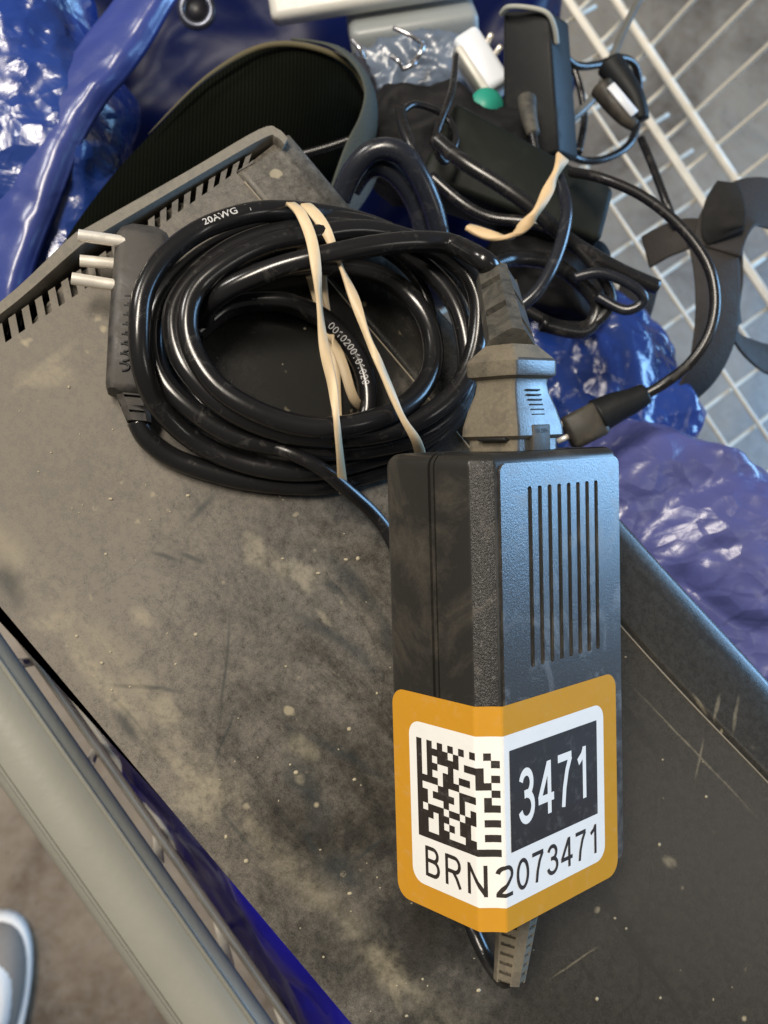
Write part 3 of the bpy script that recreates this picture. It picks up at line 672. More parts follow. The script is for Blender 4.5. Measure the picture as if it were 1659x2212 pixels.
# ---- moulded strain reliefs
def slotted(bm, base, ax, ux, vx, length, r0, r1_, levels, slot=0.35, phase=0, every=False, nwf=0.58):
    """square-ish rubber sleeve with alternating slots; grows along ax"""
    base, ax, ux, vx = Vector(base), Vector(ax).normalized(), Vector(ux).normalized(), Vector(vx).normalized()
    def sq(r, notch):
        pts = []; ch = 0.42 * r; nd = 0.42 * r; nw = nwf * r
        def side(fx, _u, cut):
            # along the side from corner to corner, (fx,fy) maps (t,depth)->xy
            P = [(-r + ch, 0), ]
            if cut: P += [(-nw, 0), (-nw * 0.9, nd), (nw * 0.9, nd), (nw, 0)]
            else: P += [(-nw, 0), (-nw * 0.9, 0), (nw * 0.9, 0), (nw, 0)]
            P += [(r - ch, 0)]
            return [fx(t, d) for t, d in P]
        pts += side(lambda t, d: (t, -r + d), 0, notch in (1, 3))
        pts += side(lambda t, d: (r - d, t), 0, notch in (2, 3))
        pts += side(lambda t, d: (-t, r - d), 0, notch in (1, 3))
        pts += side(lambda t, d: (-r + d, -t), 0, notch in (2, 3))
        return pts
    h = 0; unit = length / levels
    def ringp(z, r, notch): 
        return [base + ax * z + ux * x + vx * y for x, y in sq(r, notch)]
    for k in range(levels):
        ra_ = r0 + (r1_ - r0) * k / levels; rb_ = r0 + (r1_ - r0) * (k + 1) / levels
        z0_ = k * unit; z1_ = z0_ + unit * (1 - slot); z2_ = z0_ + unit
        for (za, zb, n_) in ((z0_, z1_, 0), (z1_, z2_, 3 if every else 1 + (k + phase) % 2)):
            rm0 = r0 + (r1_ - r0) * za / length; rm1 = r0 + (r1_ - r0) * zb / length
            A = [bm.verts.new(p) for p in ringp(za, rm0, n_)]; B = [bm.verts.new(p) for p in ringp(zb, rm1, n_)]
            n = len(A)
            for i in range(n): bm.faces.new((A[i], A[(i + 1) % n], B[(i + 1) % n], B[i]))
            fs = [bm.faces.new(A[::-1]), bm.faces.new(B)]; bmesh.ops.triangulate(bm, faces=fs)
    return bm
def _sq_fix():
    pass
M_relief = dusty('dusty_rubber', (0.028, 0.028, 0.026), (0.105, 0.095, 0.075), 0.45, 0.5, 160, 1100, 0.2)
M_relief2 = dusty('tan_dusty_rubber', (0.035, 0.032, 0.027), (0.17, 0.145, 0.102), 0.75, 0.6, 120, 1100, 0.2)
M_cable = dusty('glossy_black_pvc', (0.006, 0.006, 0.007), (0.09, 0.085, 0.075), 0.06, 0.20, 160, 900, 0.02)
M_cable2 = dusty('thin_black_pvc', (0.007, 0.007, 0.008), (0.10, 0.09, 0.08), 0.10, 0.26, 160, 900, 0.02)
# adapter's own output lead, leaving its lower end and running back under it to the coil
lb, le = D(1124, 1915, 0.276), D(1100, 2118, 0.2745)
axr = (le - lb).normalized(); ur = (mad.to_3x3() @ Vector((1, -1, 0))); ur = (ur - axr * ur.dot(axr)).normalized(); _v = (CAM - lb).normalized(); _v = (_v - axr * _v.dot(axr)).normalized(); ur = Matrix.Rotation(math.radians(20), 3, axr) @ _v; vr = axr.cross(ur)
obj('lower_strain_relief', slotted(bmesh.new(), lb, axr, ur, vr, (le - lb).length, 0.0054, 0.0037, 10, 0.36, 0, True, 0.46), M_relief2, adapter, angle=30)
obj('lower_slot_shade', tube([lb, le - axr * 0.001], lambda t: 0.0054 * 0.62 - 0.0017 * 0.62 * t, 4, 1, False), M_black, adapter)  # black filler paints the shade inside the slots
obj('lower_socket_boss', box(mad @ Vector((0.024, 0.017, -0.0005)), (mad.to_3x3() @ EX) * 0.014, (mad.to_3x3() @ EY) * 0.012, (mad.to_3x3() @ EZ) * 0.005, 0.001), M_rear, adapter)
dc = [D(1100, 2095, 0.2745), D(1096, 2116, 0.2765), D(1080, 2112, 0.283), D(1052, 2072, 0.2925), D(1028, 2022, 0.296), D(1008, 1970, 0.2995),
      Z(985, 1880, 0.0025), Z(960, 1700, 0.0025), Z(920, 1450, 0.0025), Z(885, 1270, 0.0025), Z(845, 1165, 0.003), Z(805, 1108, 0.006), Z(752, 1060, 0.012), Z(690, 1010, 0.0165), Z(620, 975, 0.017), Z(545, 950, 0.012),
      Z(470, 905, 0.006), Z(405, 830, 0.004), Z(370, 740, 0.004), Z(385, 650, 0.004), Z(450, 570, 0.004), Z(560, 520, 0.004), Z(700, 500, 0.003), Z(830, 540, 0.003), Z(910, 620, 0.003), Z(935, 740, 0.003), Z(900, 850, 0.003), Z(830, 930, 0.003)]
obj('output_cable', tube(dc, 0.0021, 12, 6), M_cable2, adapter)

# ================================================================ the mains lead: cable coil, wall plug, appliance connector
KR = 0.0031
cordE = empty('mains_lead', 'thick glossy black mains cord coiled on the dusty box and plugged into the stickered adapter', 'power cord', Matrix.Translation(Z(650, 750, 0)))
h0, h1, h2, h3, h4 = 0.0032, 0.009, 0.015, 0.021, 0.027
P = [(296, 905, .0055), (318, 948, .0045), (372, 990, h0), (455, 1020, h0), (550, 1040, h0), (650, 1046, h0), (740, 1036, h0), (860, 1000, h0), (960, 930, h0), (1010, 830, h0), (1010, 710, h0), (960, 600, .0035), (870, 520, .005), (770, 478, .008),
     (690, 462, .013), (615, 455, .0185), (530, 463, .021), (440, 494, .021), (360, 552, .0225), (312, 628, .0235), (300, 710, .0235), (312, 800, .0205), (345, 880, .014), (405, 945, .009), (492, 990, .008), (590, 1014, h1), (690, 1012, h1), (800, 988, h1), (905, 950, h1), (985, 880, h1), (1020, 780, h1), (1012, 680, h1), (965, 595, h1), (890, 530, h1), (790, 490, .012),
     (690, 476, .012), (590, 492, .012), (490, 528, .012), (405, 580, .012), (352, 650, .0125), (336, 730, .013), (352, 810, .014), (405, 880, h2), (490, 935, h2), (590, 962, h2), (697, 972, h2), (800, 965, h2), (900, 938, h2), (975, 885, h2), (1012, 800, h2), (1000, 700, h2), (955, 610, h2), (880, 545, .014), (790, 505, .016),
     (690, 492, .018), (590, 506, .018), (500, 540, .018), (425, 595, .0185), (383, 660, .019), (380, 730, .020), (408, 800, .021), (465, 865, h3), (545, 910, h3), (640, 938, h3), (740, 945, h3), (840, 930, h3), (930, 890, h3), (995, 830, h3), (1030, 745, h3), (1033, 660, h3), (1005, 590, .0205), (945, 540, .020), (860, 512, .021), (760, 500, .023),
     (660, 512, .024), (560, 535, .024), (480, 575, .024), (425, 630, .0235), (408, 700, .024), (425, 770, .0245), (470, 835, .0255), (545, 882, .0265), (640, 915, .0265), (740, 922, .0265), (830, 900, .025), (900, 850, .021), (935, 780, .017), (925, 700, .014), (880, 630, .012), (800, 585, .012), (700, 570, .012), (600, 580, .013), (510, 612, .015), (452, 655, .019),
     (440, 690, .013)]
# last visible run: rises out of the inner loops and sweeps across to the connector
P2 = [(440, 690, .010), (446, 665, .016), (470, 640, .021), (520, 610, .025), (600, 578, .0285), (690, 555, .031), (800, 532, .0315), (900, 522, .0305), (975, 528, .0285)]
main = [p + Vector((noise.noise(p * 45), noise.noise(p * 45 + Vector((9, 3, 1))), 0)) * 0.0011 for p in smooth_path([Z(*p) for p in P[:-1]], 5)]
adM = lambda u, v, w_: mad @ Vector((u, v, w_))
# connector axis on the adapter
pc = Vector((0.0222, 0.0132)); 
conn_top = D(1072, 606, 0.292)
relief_base = adM(pc.x, pc.y, L + 0.0262)
tail = [Z(*p) for p in P2] + [D(1040, 560, 0.2885), D(1064, 585, 0.2905), conn_top.lerp(relief_base, 0.10), conn_top.lerp(relief_base, 0.4)]
obj('cable', tube(main, KR, 18, 1, False), M_cable, cordE)
o_ = obj('cable', tube(tail, KR, 18, 8), M_cable, cordE, label='cable end sweeping over the coil into the connector')

# connector (lofted sections in the adapter's frame)
def rr_pts(cx0, cy0, hw, hd, r, n=4):
    pts = []
    for (sx_, sy_, a0) in ((1, -1, -90), (1, 1, 0), (-1, 1, 90), (-1, -1, 180)):
        for k in range(n + 1):
            a = math.radians(a0 + 90 * k / n); pts.append((cx0 + sx_ * (hw - r) + r * math.cos(a), cy0 + sy_ * (hd - r) + r * math.sin(a)))
    return pts
prof_c = [(-0.002, .86, .86), (0.0028, .86, .86), (0.0034, .95, .96), (0.0038, 1.0, 1.0), (0.0060, .985, .985), (0.0105, .88, .86), (0.0145, .74, .72), (0.0168, .70, .69), (0.0180, .72, .71), (0.0188, .86, .86), (0.0195, .88, .88), (0.0225, .88, .88), (0.0232, .84, .84), (0.0258, .60, .60), (0.0268, .50, .52)]
secs = []
HWc, HDc = 0.0106, 0.0094
for hh, sx_, sy_ in prof_c:
    lean = -0.00 * hh
    secs.append([mad @ Vector((x + lean, y, L + hh)) for x, y in rr_pts(pc.x, pc.y, HWc * sx_, HDc * sy_, 0.0026 * sx_)])
conn = obj('appliance_connector', loft(secs), M_relief2, cordE, angle=28, label='tan dusty moulded connector body, sky blue on its right face')
sl = bmesh.new()
for k in range(7):
    add_box(sl, mad @ Vector((pc.x, pc.y - HDc * (0.735 + 0.028 * k) + 0.0002, L + 0.0152 - k * 0.00125)), (mad.to_3x3() @ EX) * 0.0054, (mad.to_3x3() @ EY) * 0.0010, (mad.to_3x3() @ EZ) * 0.00042, 0.0001, 1)
obj('grip_rib', sl, M_black, conn)
tb = box(mad @ Vector((pc.x - 0.0001, pc.y - HDc * 0.93, L + 0.0030)), (mad.to_3x3() @ EX) * 0.0068, (mad.to_3x3() @ EY) * 0.0018, (mad.to_3x3() @ EZ) * 0.0068, 0.0003)
tabo = obj('latch_tab', tb, M_relief, conn)
tbm = fit(text_bm('10A 250V~', 0.01), -0.0026, 0.0026, 0.0, 0.0011)
for v in tbm.verts: v.co = mad @ Vector((pc.x + v.co.x, pc.y - HDc * 0.93 - 0.00095, L + 0.0043 + v.co.y))
obj('rating_print', tbm, M_black, tabo)
obj('underside_gap', box(mad @ Vector((pc.x - HWc * 0.93, pc.y - 0.002, L + 0.0030)), (mad.to_3x3() @ EX) * 0.0022, (mad.to_3x3() @ EY) * 0.009, (mad.to_3x3() @ EZ) * 0.0008, 0.0002), M_black, conn)
rel_ax = (conn_top - relief_base); ub = mad.to_3x3() @ EX; ub = (ub - rel_ax.normalized() * ub.dot(rel_ax.normalized())).normalized(); vb = rel_ax.normalized().cross(ub)
def facing(pt, ax, deg):
    ax = ax.normalized(); v = (CAM - pt).normalized(); v = (v - ax * v.dot(ax)).normalized()
    u = Matrix.Rotation(math.radians(deg), 3, ax) @ v
    return u, ax.cross(u)
ub, vb = facing(conn_top, rel_ax, -18)
upr = obj('upper_strain_relief', slotted(bmesh.new(), relief_base - rel_ax.normalized() * 0.001, rel_ax, ub, vb, rel_ax.length + 0.001, 0.0056, 0.0050, 5, 0.44, 0, False, 0.56), M_relief, cordE, angle=30)
M_clean = simple('grey_rubber_clean_side', (0.05, 0.052, 0.052), 0.34, 0, 0.25, 160, 0.08, 1600, 0.8)
for o_2 in (conn, upr):
    o_2.data.materials.append(M_clean); dirv = (mad.to_3x3() @ Vector((0.25, -1, 0))).normalized() if o_2 is conn else CD(.95, 0, .3).normalized()
    for f in o_2.data.polygons:
        if f.normal.dot(dirv) > 0.80: f.material_index = 1
obj('upper_slot_shade', tube([relief_base, conn_top - rel_ax.normalized() * 0.002], 0.0036, 16, 1, False), M_black, cordE)  # dark filler added so the slots look shaded

# wall plug with three pins, lying at the left of the coil
M_pin = simple('nickel_pin', (0.95, 0.90, 0.80), 0.32, 0.55, 0.1, 200)
M_plug = dusty('dusty_plug_rubber', (0.018, 0.017, 0.017), (0.070, 0.063, 0.055), 0.5, 0.45, 120, 900, 0.12)
pt, pb = Z(312, 500, 0.0072), Z(284, 858, 0.0072)
pd = (pb - pt).normalized(); pn = EZ; ps = pd.cross(pn).normalized(); pn = ps.cross(pd)
if ps.dot(Z(200, 700, 0) - Z(300, 700, 0)) < 0: ps = -ps
secs = []; LP = (pb - pt).length
for s_, wl, hh in ((0.0, .55, .7), (0.03, .85, .9), (0.07, 1, 1), (0.36, 1, 1), (0.42, 1.0, 1), (0.60, 1.0, 1.0), (0.95, .93, .93), (0.98, .85, .85), (1.0, .5, .6)):
    cc = pt + pd * LP * s_
    ring_ = rr_pts(0, 0, 0.0078 * wl, 0.0068 * hh, 0.003 * wl)
    secs.append([cc + ps * x + pn * y for x, y in ring_])
plug = obj('wall_plug', loft(secs), M_plug, cordE, angle=40, label='flat angled wall plug with three pins pointing left')
bmr = bmesh.new()
for k in range(8):
    cc = pt + pd * LP * (0.47 + 0.056 * k) + pn * 0.0066 + ps * 0.0030
    a_ = [cc + ps * 0.0016 * math.cos(t) * 1.2 + pd * 0.0011 * math.sin(t) for t in [math.pi * (0.5 + 1.15 * j / 8) for j in range(9)]]
    add_tube(bmr, a_, 0.00038, 6, 1, False)
obj('grip_rib', bmr, M_black, plug)
obj('tail_relief', slotted(bmesh.new(), pb - pd * 0.001, Z(299, 915, 0.006) - pb, ps, pn, 0.0085, 0.0046, 0.0034, 4, 0.35, 0), M_plug, plug, angle=30)
for (xa, ya, xb, yb, za, zb) in ((295, 526, 168, 508, .012, .0135), (290, 574, 172, 563, .0075, .0085), (286, 622, 154, 601, .011, .0125)):
    a, b_ = Z(xa, ya, za), Z(xb, yb, zb)
    p_ = [a, a.lerp(b_, .5), a.lerp(b_, .93), b_]
    obj('pin', tube(p_, lambda t: 0.0017 if t < 0.95 else 0.0011, 14, 4), M_pin, plug)

# faint white cable print: small lettering following the strand
def strand_text(s, pxs, size, side=0.3, z_up=0.9):
    """s printed along a strand given by its centre line (world pts)"""
    path = smooth_path(pxs, 8); Ls = [0]
    for a, b_ in zip(path, path[1:]): Ls.append(Ls[-1] + (b_ - a).length)
    bm = lettering(s, 17) if s[0] == '0' else text_bm(s, 0.012, 1.0)
    for v in bm.verts: v.co = Vector((v.co.x, v.co.y, 0)) * (size / 143 * 0.75 if s[0] == '0' else size)
    for v in bm.verts:
        q = min(max(v.co.x, 0), Ls[-1] - 1e-6); i = 0
        while Ls[i + 1] < q: i += 1
        t = (q - Ls[i]) / (Ls[i + 1] - Ls[i]); p = path[i].lerp(path[i + 1], t); tg = (path[i + 1] - path[i]).normalized()
        view = (CAM - p).normalized(); view = (view - tg * view.dot(tg)).normalized(); sd = view.cross(tg)
        a = side + (v.co.y - size * 0.35) / KR
        v.co = p + (view * math.cos(a) + sd * math.sin(a)) * (KR + 0.00006)
    return bm
M_print = simple('grey_cable_print', (0.42, 0.42, 0.42), 0.6)
seg = [Z(*p) for p in [(440, 494, .021), (530, 463, .021), (615, 455, .0185)]]
obj('cable_print', strand_text('20AWG   VW-1', seg, 0.0030, 0.62), M_print, cordE)
ins_ = [(598, 650, .0060), (660, 668, .0062), (715, 700, .0062), (760, 750, .0062), (788, 810, .0062), (795, 870, .0062), (785, 915, .0062), (760, 955, .0055)]
obj('cable', tube([Z(*p) for p in [(420, 720, .004), (500, 660, .004)] + ins_ + [(720, 985, .004)]], KR, 16, 8), M_cable, cordE, label='inner strand with a string of small printed digits')
obj('cable_print', strand_text('0010200101020', [Z(*p) for p in ins_[2:]], 0.0030, -0.1), M_print, cordE)

# ================================================================ the rubber band round the coil
M_rub = simple('cream_rubber', (0.56, 0.44, 0.28), 0.5, 0, 0.12, 200, 0.1)
zb_ = 0.037
bandA = [(628, 440, .026), (650, 462, .0325), (672, 515, .0345), (683, 580, .036), (690, 660, .034), (700, 750, .031), (718, 830, .029), (726, 900, .031), (733, 970, .025), (741, 1055, .011), (745, 1062, .006), (742, 1050, .002)]
upA = [(0, 1, .5), (0, .5, 1), (0, 0, 1), (.5, 0, 1), (.9, 0, .5), (.2, 0, 1), (-.6, 0, 1), (.3, 0, 1), (.8, 0, .7), (0, -.3, 1), (0, -1, .1), (0, -.3, -1)]
wA = [.0026, .0030, .0032, .0030, .0019, .0028, .0030, .0018, .0024, .0028, .0032, .0032]
under = [(735, 1000, .0012), (730, 930, .0012), (726, 850, .0012), (722, 770, .0012), (700, 650, .0012), (690, 540, .002), (668, 470, .003)]
upU = [(0, 0, -1)] * 6 + [(0, 1, -.3)]
bandB = [(655, 445, .012), (662, 444, .020), (685, 468, .0245), (705, 500, .0265), (722, 540, .0275), (738, 580, .0295), (765, 645, .030), (795, 730, .030), (828, 806, .030), (866, 896, .0285), (898, 950, .023), (908, 985, .010), (900, 985, .002)]
upB = [(0, 1, -.2), (0, 1, .6), (0, .4, 1), (0, 0, 1), (.3, 0, 1), (.9, 0, .4), (.3, 0, 1), (-.5, 0, .8), (.8, 0, .6), (.1, 0, 1), (0, -.3, 1), (0, -1, .1), (0, 0, -1)]
wB = [.003, .0034, .0034, .0032, .0022, .0018, .0030, .0019, .0028, .0018, .0028, .0034, .0034]
under2 = [(860, 940, .0012), (800, 890, .0012), (765, 862, .0100), (738, 780, .0110), (700, 690, .004), (660, 560, .0015), (628, 470, .004)]
upV = [(0, 0, -1), (0, 0, -1), (.3, 0, 1), (.2, 0, 1), (0, 0, -1), (0, 0, -1), (0, 1, -.3)]
pts = bandA + under + bandB + under2 + bandA[:1]
ups = upA + upU + upB + upV + upA[:1]
ws_ = wA + [.003] * len(under) + wB + [.003] * len(under2) + wA[:1]
obj('rubber_band', add_ribbon(bmesh.new(), [Z(*p) for p in pts], [CD(*u) for u in ups], ws_, 0.0009, 6), M_rub,
    label='cream rubber band looped and twisted twice around the coiled mains cord', cat='rubber band')

# ================================================================ background: shoulder bag
M_fab = None
def fabric_mat():
    m, nt, b = newmat('black_ribbed_fabric')
    wv = nn(nt, 'ShaderNodeTexWave'); tc = nn(nt, 'ShaderNodeTexCoord'); nt.links.new(tc.outputs['Object'], wv.inputs[0])
    wv.inputs['Scale'].default_value = 210; wv.inputs['Distortion'].default_value = 0.6
    n = tex(nt, 'noise', 30, 5, 0.6)
    nt.links.new(mix(nt, math_(nt, 'MULTIPLY', wv.outputs[1], n), (0.0015, 0.002, 0.0015), (0.008, 0.010, 0.006)), b.inputs['Base Color'])
    b.inputs['Roughness'].default_value = 0.95; b.inputs['Specular IOR Level'].default_value = 0.04
    bump(nt, b, wv.outputs[1], 0.35, 0.0008); return m
M_fab = fabric_mat()
M_pipe = simple('olive_piping', (0.085, 0.072, 0.035), 0.8, 0, 0.2)
M_web = simple('grey_green_webbing', (0.045, 0.052, 0.043), 0.8, 0, 0.25, 300, 0.5, 700)
sb_c = D(450, 330, 0.44)
sbag = empty('shoulder_bag', 'open black fabric shoulder bag with olive piping behind the slotted end of the box', 'bag', Matrix.Translation(sb_c))
edge_top = [(20, 760, .43), (90, 600, .425), (200, 430, .42), (320, 290, .42), (430, 180, .425), (530, 115, .43), (610, 95, .43), (700, 110, .432), (765, 150, .436), (800, 215, .44)]
low = [(40, 900, .455), (140, 760, .45), (290, 640, .448), (400, 560, .446), (500, 480, .446), (600, 430, .446), (660, 410, .448), (720, 380, .45), (760, 330, .452), (790, 300, .455)]
ET = smooth_path([D(*p) for p in edge_top], 6); LW = smooth_path([D(*p) for p in low], 6)
secs = []
for a, b_ in zip(ET, LW):
    f = []
    for k in range(9):
        t = k / 8; p = a.lerp(b_, t) + CD(0, 0, 1) * 0.012 * math.sin(math.pi * t) + CD(0, 0, 1) * 0.0025 * (crumple(a.lerp(b_, t), 16, 5.5) - 1); f.append(p)
    for k in range(9):
        t = 1 - k / 8; f.append(a.lerp(b_, t) + CD(0, 0, -1) * (0.006 + 0.03 * math.sin(math.pi * t)))
    secs.append(f)
obj('fabric_body', loft(secs), M_fab, sbag)
obj('piping', tube([D(x, y, t - 0.004) for x, y, t in edge_top[3:]], lambda q: 0.0013 * min(1, q * 3 + 0.05), 10, 8), M_pipe, sbag)
def wr(pts, ups, w_, th, mat, name, parent=None, **k): return obj(name, add_ribbon(bmesh.new(), [D(*p) for p in pts], [CD(*u) for u in ups], w_, th), mat, parent, **k)
wr([(640, 85, .44), (720, 100, .43), (775, 145, .424), (800, 205, .42), (795, 270, .416), (768, 330, .412), (738, 385, .41), (715, 430, .412)],
   [(-.1, 1, .3), (.3, 1, .5), (.8, .5, .5), (1, .1, .5), (.9, 0, .6), (.7, -.2, .7), (.8, -.2, .5), (.9, -.1, .3)], [.007, .008, .009, .010, .012, .012, .009, .006], .0012, M_web, 'strap_loop', sbag)
wr([(705, 500, .415), (742, 440, .412), (775, 395, .414), (800, 360, .42)], [(.3, .2, 1)] * 4, [.012, .013, .012, .009], .0013, simple('slate_webbing', (0.025, 0.04, 0.055), 0.85, 0, 0.2, 300, 0.5, 700), 'adjuster_strap', sbag)
M_clear = simple('grey_clear_film', (0.11, 0.14, 0.19), 0.25, 0, 0.4, 60, 0.4, 150)
obj('plastic_bag', blob(D(705, 260, 0.478), CD(.024, 0, 0), CD(0, .030, 0), CD(0, 0, .02), .006, 60, 9.1, 5), simple('dark_pouch', (0.035, 0.035, 0.045), 0.3, 0, 0.4, 60, 0.4, 150), label='small dark crinkled pouch inside the open shoulder bag', cat='pouch')

# ================================================================ background: white plastic things on top
M_wp = simple('cream_white_plastic', (0.55, 0.54, 0.49), 0.38, 0, 0.08, 40, 0.1)
M_gp = simple('grey_plastic', (0.23, 0.25, 0.25), 0.42, 0, 0.12, 40, 0.1)
M_wb = simple('bluish_white_plastic', (0.62, 0.66, 0.72), 0.35, 0, 0.06, 40)
def camrot(a): return CD(math.cos(a), math.sin(a), 0), CD(-math.sin(a), math.cos(a), 0), CD(0, 0, 1)
x_, y_, z_ = camrot(math.radians(9))
ps_c = D(905, 15, 0.52)
strip = empty('power_strip', 'cream and grey plastic power strip end at the top centre above the shoulder bag', 'power strip', Matrix.Translation(ps_c))
obj('top_cover', box(D(800, -45, 0.515), x_ * 0.105, y_ * 0.030, z_ * 0.012, 0.004, 3), M_wp, strip)
tilt = (y_ * 0.75 - z_ * 0.65).normalized(); tn = x_.cross(tilt)
obj('side_housing', box(D(890, 55, 0.527), x_ * 0.066, tilt * 0.030, tn * 0.016, 0.0045, 3), M_gp, strip)
obj('socket_hole', tube([D(845, 88, 0.517), D(845, 88, 0.523)], 0.0065, 24, 1, False), simple('socket_dark', (0.03, 0.035, 0.04), 0.5), strip)
obj('screw_hole', tube([D(978, 27, 0.5165), D(978, 27, 0.522)], 0.0013, 12, 1, False), M_black, strip)
obj('plastic_bag', blob(D(900, 175, 0.52), CD(.036, .004, 0), CD(0, .022, 0), CD(0, 0, .017), .006, 60, 12.1, 5), M_clear, label='grey translucent crumpled film wrapped under the power strip', cat='plastic film')
obj('plastic_bag', blob(D(910, 255, 0.50), CD(.026, .0, 0), CD(0, .014, 0), CD(0, 0, .012), .005, 70, 15.1, 5), simple('smoked_film', (0.035, 0.04, 0.045), 0.25, 0, 0.4, 60, 0.4, 150), label='dark smoked plastic film scrap below the grey film', cat='plastic film')
# metal clasp bits
bm = bmesh.new()
for (x1, y1, x2, y2) in ((760, 85, 785, 130), (785, 130, 760, 160), (850, 60, 915, 95), (915, 95, 890, 135), (845, 120, 870, 150), (870, 150, 900, 130)):
    add_tube(bm, [D(x1, y1, .487), D((x1 + x2) / 2 + 6, (y1 + y2) / 2, .486), D(x2, y2, .489)], .0012, 8, 4)
obj('strap_buckle', bm, simple('bright_steel', (0.5, 0.5, 0.52), 0.25, 0.9), label='bent bright metal strap buckle below the power strip', cat='buckle')
# white plug block with two prongs
x_, y_, z_ = camrot(math.radians(-57))
wp = empty('plug_adapter', 'small bluish-white plug adapter with two prongs above the teal cap', 'plug adapter', Matrix.Translation(D(1040, 140, 0.47)))
obj('housing', box(D(1036, 146, 0.478), x_ * 0.030, y_ * 0.0135, z_ * 0.022, 0.003, 3), M_wb, wp)
obj('inner_face', box(D(1018, 158, 0.468), x_ * 0.024, y_ * 0.0035, z_ * 0.012, 0.001, 2), M_wp, wp)
for (a, b_) in (((1046, 106), (1062, 74)), ((1062, 128), (1082, 100))):
    obj('prong', tube([D(*a, .474), D(*b_, .467)], .0013, 10, 1, False), M_pin, wp)
tc_ = D(1048, 232, 0.462); bmt = bmesh.new()
obj('bottle_cap', tube([tc_ - CD(.2, -.1, 1).normalized() * .006, tc_ + CD(.2, -.1, 1).normalized() * .002, tc_ + CD(.2, -.1, 1).normalized() * .004], lambda t: .0078 if t < .8 else .0068, 28, 3), simple('teal_plastic', (0.02, 0.26, 0.19), 0.5, 0, 0.08), label='small round teal plastic cap below the white plug adapter', cat='cap')

# ================================================================ background: other black adapters
M_blk = dusty('black_adapter_plastic', (0.008, 0.009, 0.010), (0.03, 0.03, 0.028), 0.2, 0.5, 50, 900, 0.1, spec=0.2)
M_blk2 = dusty('greenish_black_adapter_plastic', (0.008, 0.010, 0.008), (0.022, 0.022, 0.018), 0.2, 0.5, 50, 900, 0.1, spec=0.15)
def brick(name, corners, t0, th, mat, label, cat='power adapter', bev=0.002):
    """corners: 4 px points (+depth offset) of the front face"""
    P4 = [D(x, y, t0 + dt) for x, y, dt in corners]; n = (P4[1] - P4[0]).cross(P4[3] - P4[0]).normalized()
    if n.dot(CAM - P4[0]) > 0: n = -n
    bm = bmesh.new(); A = [bm.verts.new(p) for p in P4]; B = [bm.verts.new(p + n * th) for p in P4]
    bm.faces.new(A); bm.faces.new(B[::-1])
    for k in range(4): bm.faces.new((A[k], B[k], B[(k + 1) % 4], A[(k + 1) % 4]))
    bmesh.ops.recalc_face_normals(bm, faces=bm.faces)
    bmesh.ops.bevel(bm, geom=bm.edges[:], offset=bev, segments=3, profile=.5, affect='EDGES')
    c_ = sum(P4, Vector()) / 4
    e = empty(name, label, cat, Matrix.Translation(c_)); obj('case_body', bm, mat, e, angle=35); return e
ad2 = brick('power_adapter', [(1085, 22, .0), (1185, 20, -.012), (1208, 330, -.0), (1085, 360, .01)], .455, .022, M_blk, 'upright black power adapter with a pale top rim, right of the white plug')
obj('pale_rim', tube([D(1083, 30, .4535), D(1100, 15, .4475), D(1150, 18, .444), D(1183, 30, .4425), D(1198, 60, .445), D(1203, 95, .449)], .0012, 8, 6), simple('pale_grey_edge', (0.30, 0.31, 0.28), 0.6), ad2)  # pale grey line along the top edge
obj('cord_stub', tube([D(1138, 215, .442), D(1142, 250, .437), D(1152, 290, .433)], lambda t: .0042 - .0014 * t, 14, 5), M_relief, ad2)
obj('cord', tube([D(1150, 285, .433), D(1160, 350, .43), D(1158, 410, .432), D(1140, 455, .437), D(1118, 490, .445), D(1090, 520, .455)], .0017, 12, 6), M_cable2, ad2)
ad3 = brick('power_adapter', [(985, 215, .0), (1330, 405, .004), (1300, 520, -.004), (905, 380, -.006)], .42, .026, M_blk2, 'large flat greenish-black power adapter lying behind the cable coil', bev=.003)
obj('cord', tube([D(1235, 372, .412), D(1300, 385, .40), D(1390, 425, .392), D(1470, 490, .385), D(1528, 570, .38), D(1545, 650, .378), D(1530, 725, .378), D(1490, 785, .38), D(1440, 825, .384), D(1395, 852, .386)], .0021, 14, 8), M_cable2, ad3)

M_brk = dusty('brown_dusty_connector', (0.018, 0.016, 0.012), (0.065, 0.055, 0.04), 0.4, 0.5, 120, 900, 0.1)
cn = empty('connector_plug', 'black round-backed connector plug on the right cable, lying on the violet bag', 'connector', Matrix.Translation(D(1300, 895, .385)))
x_, y_, z_ = camrot(math.radians(27))
obj('plug_face', box(D(1262, 920, .386), x_ * 0.015, y_ * 0.0135, z_ * 0.010, 0.002, 2), M_brk, cn)
obj('plug_back', tube([D(1290, 900, .386), D(1330, 880, .386), D(1365, 866, .386), D(1395, 850, .386)], lambda t: .0068 - .0028 * t, 18, 5), M_blk, cn)
for dy in (0, 34):
    obj('contact_pin', tube([D(1235 , 905 + dy, .385), D(1204, 920 + dy, .385)], .0011, 10, 1, False), M_pin, cn)

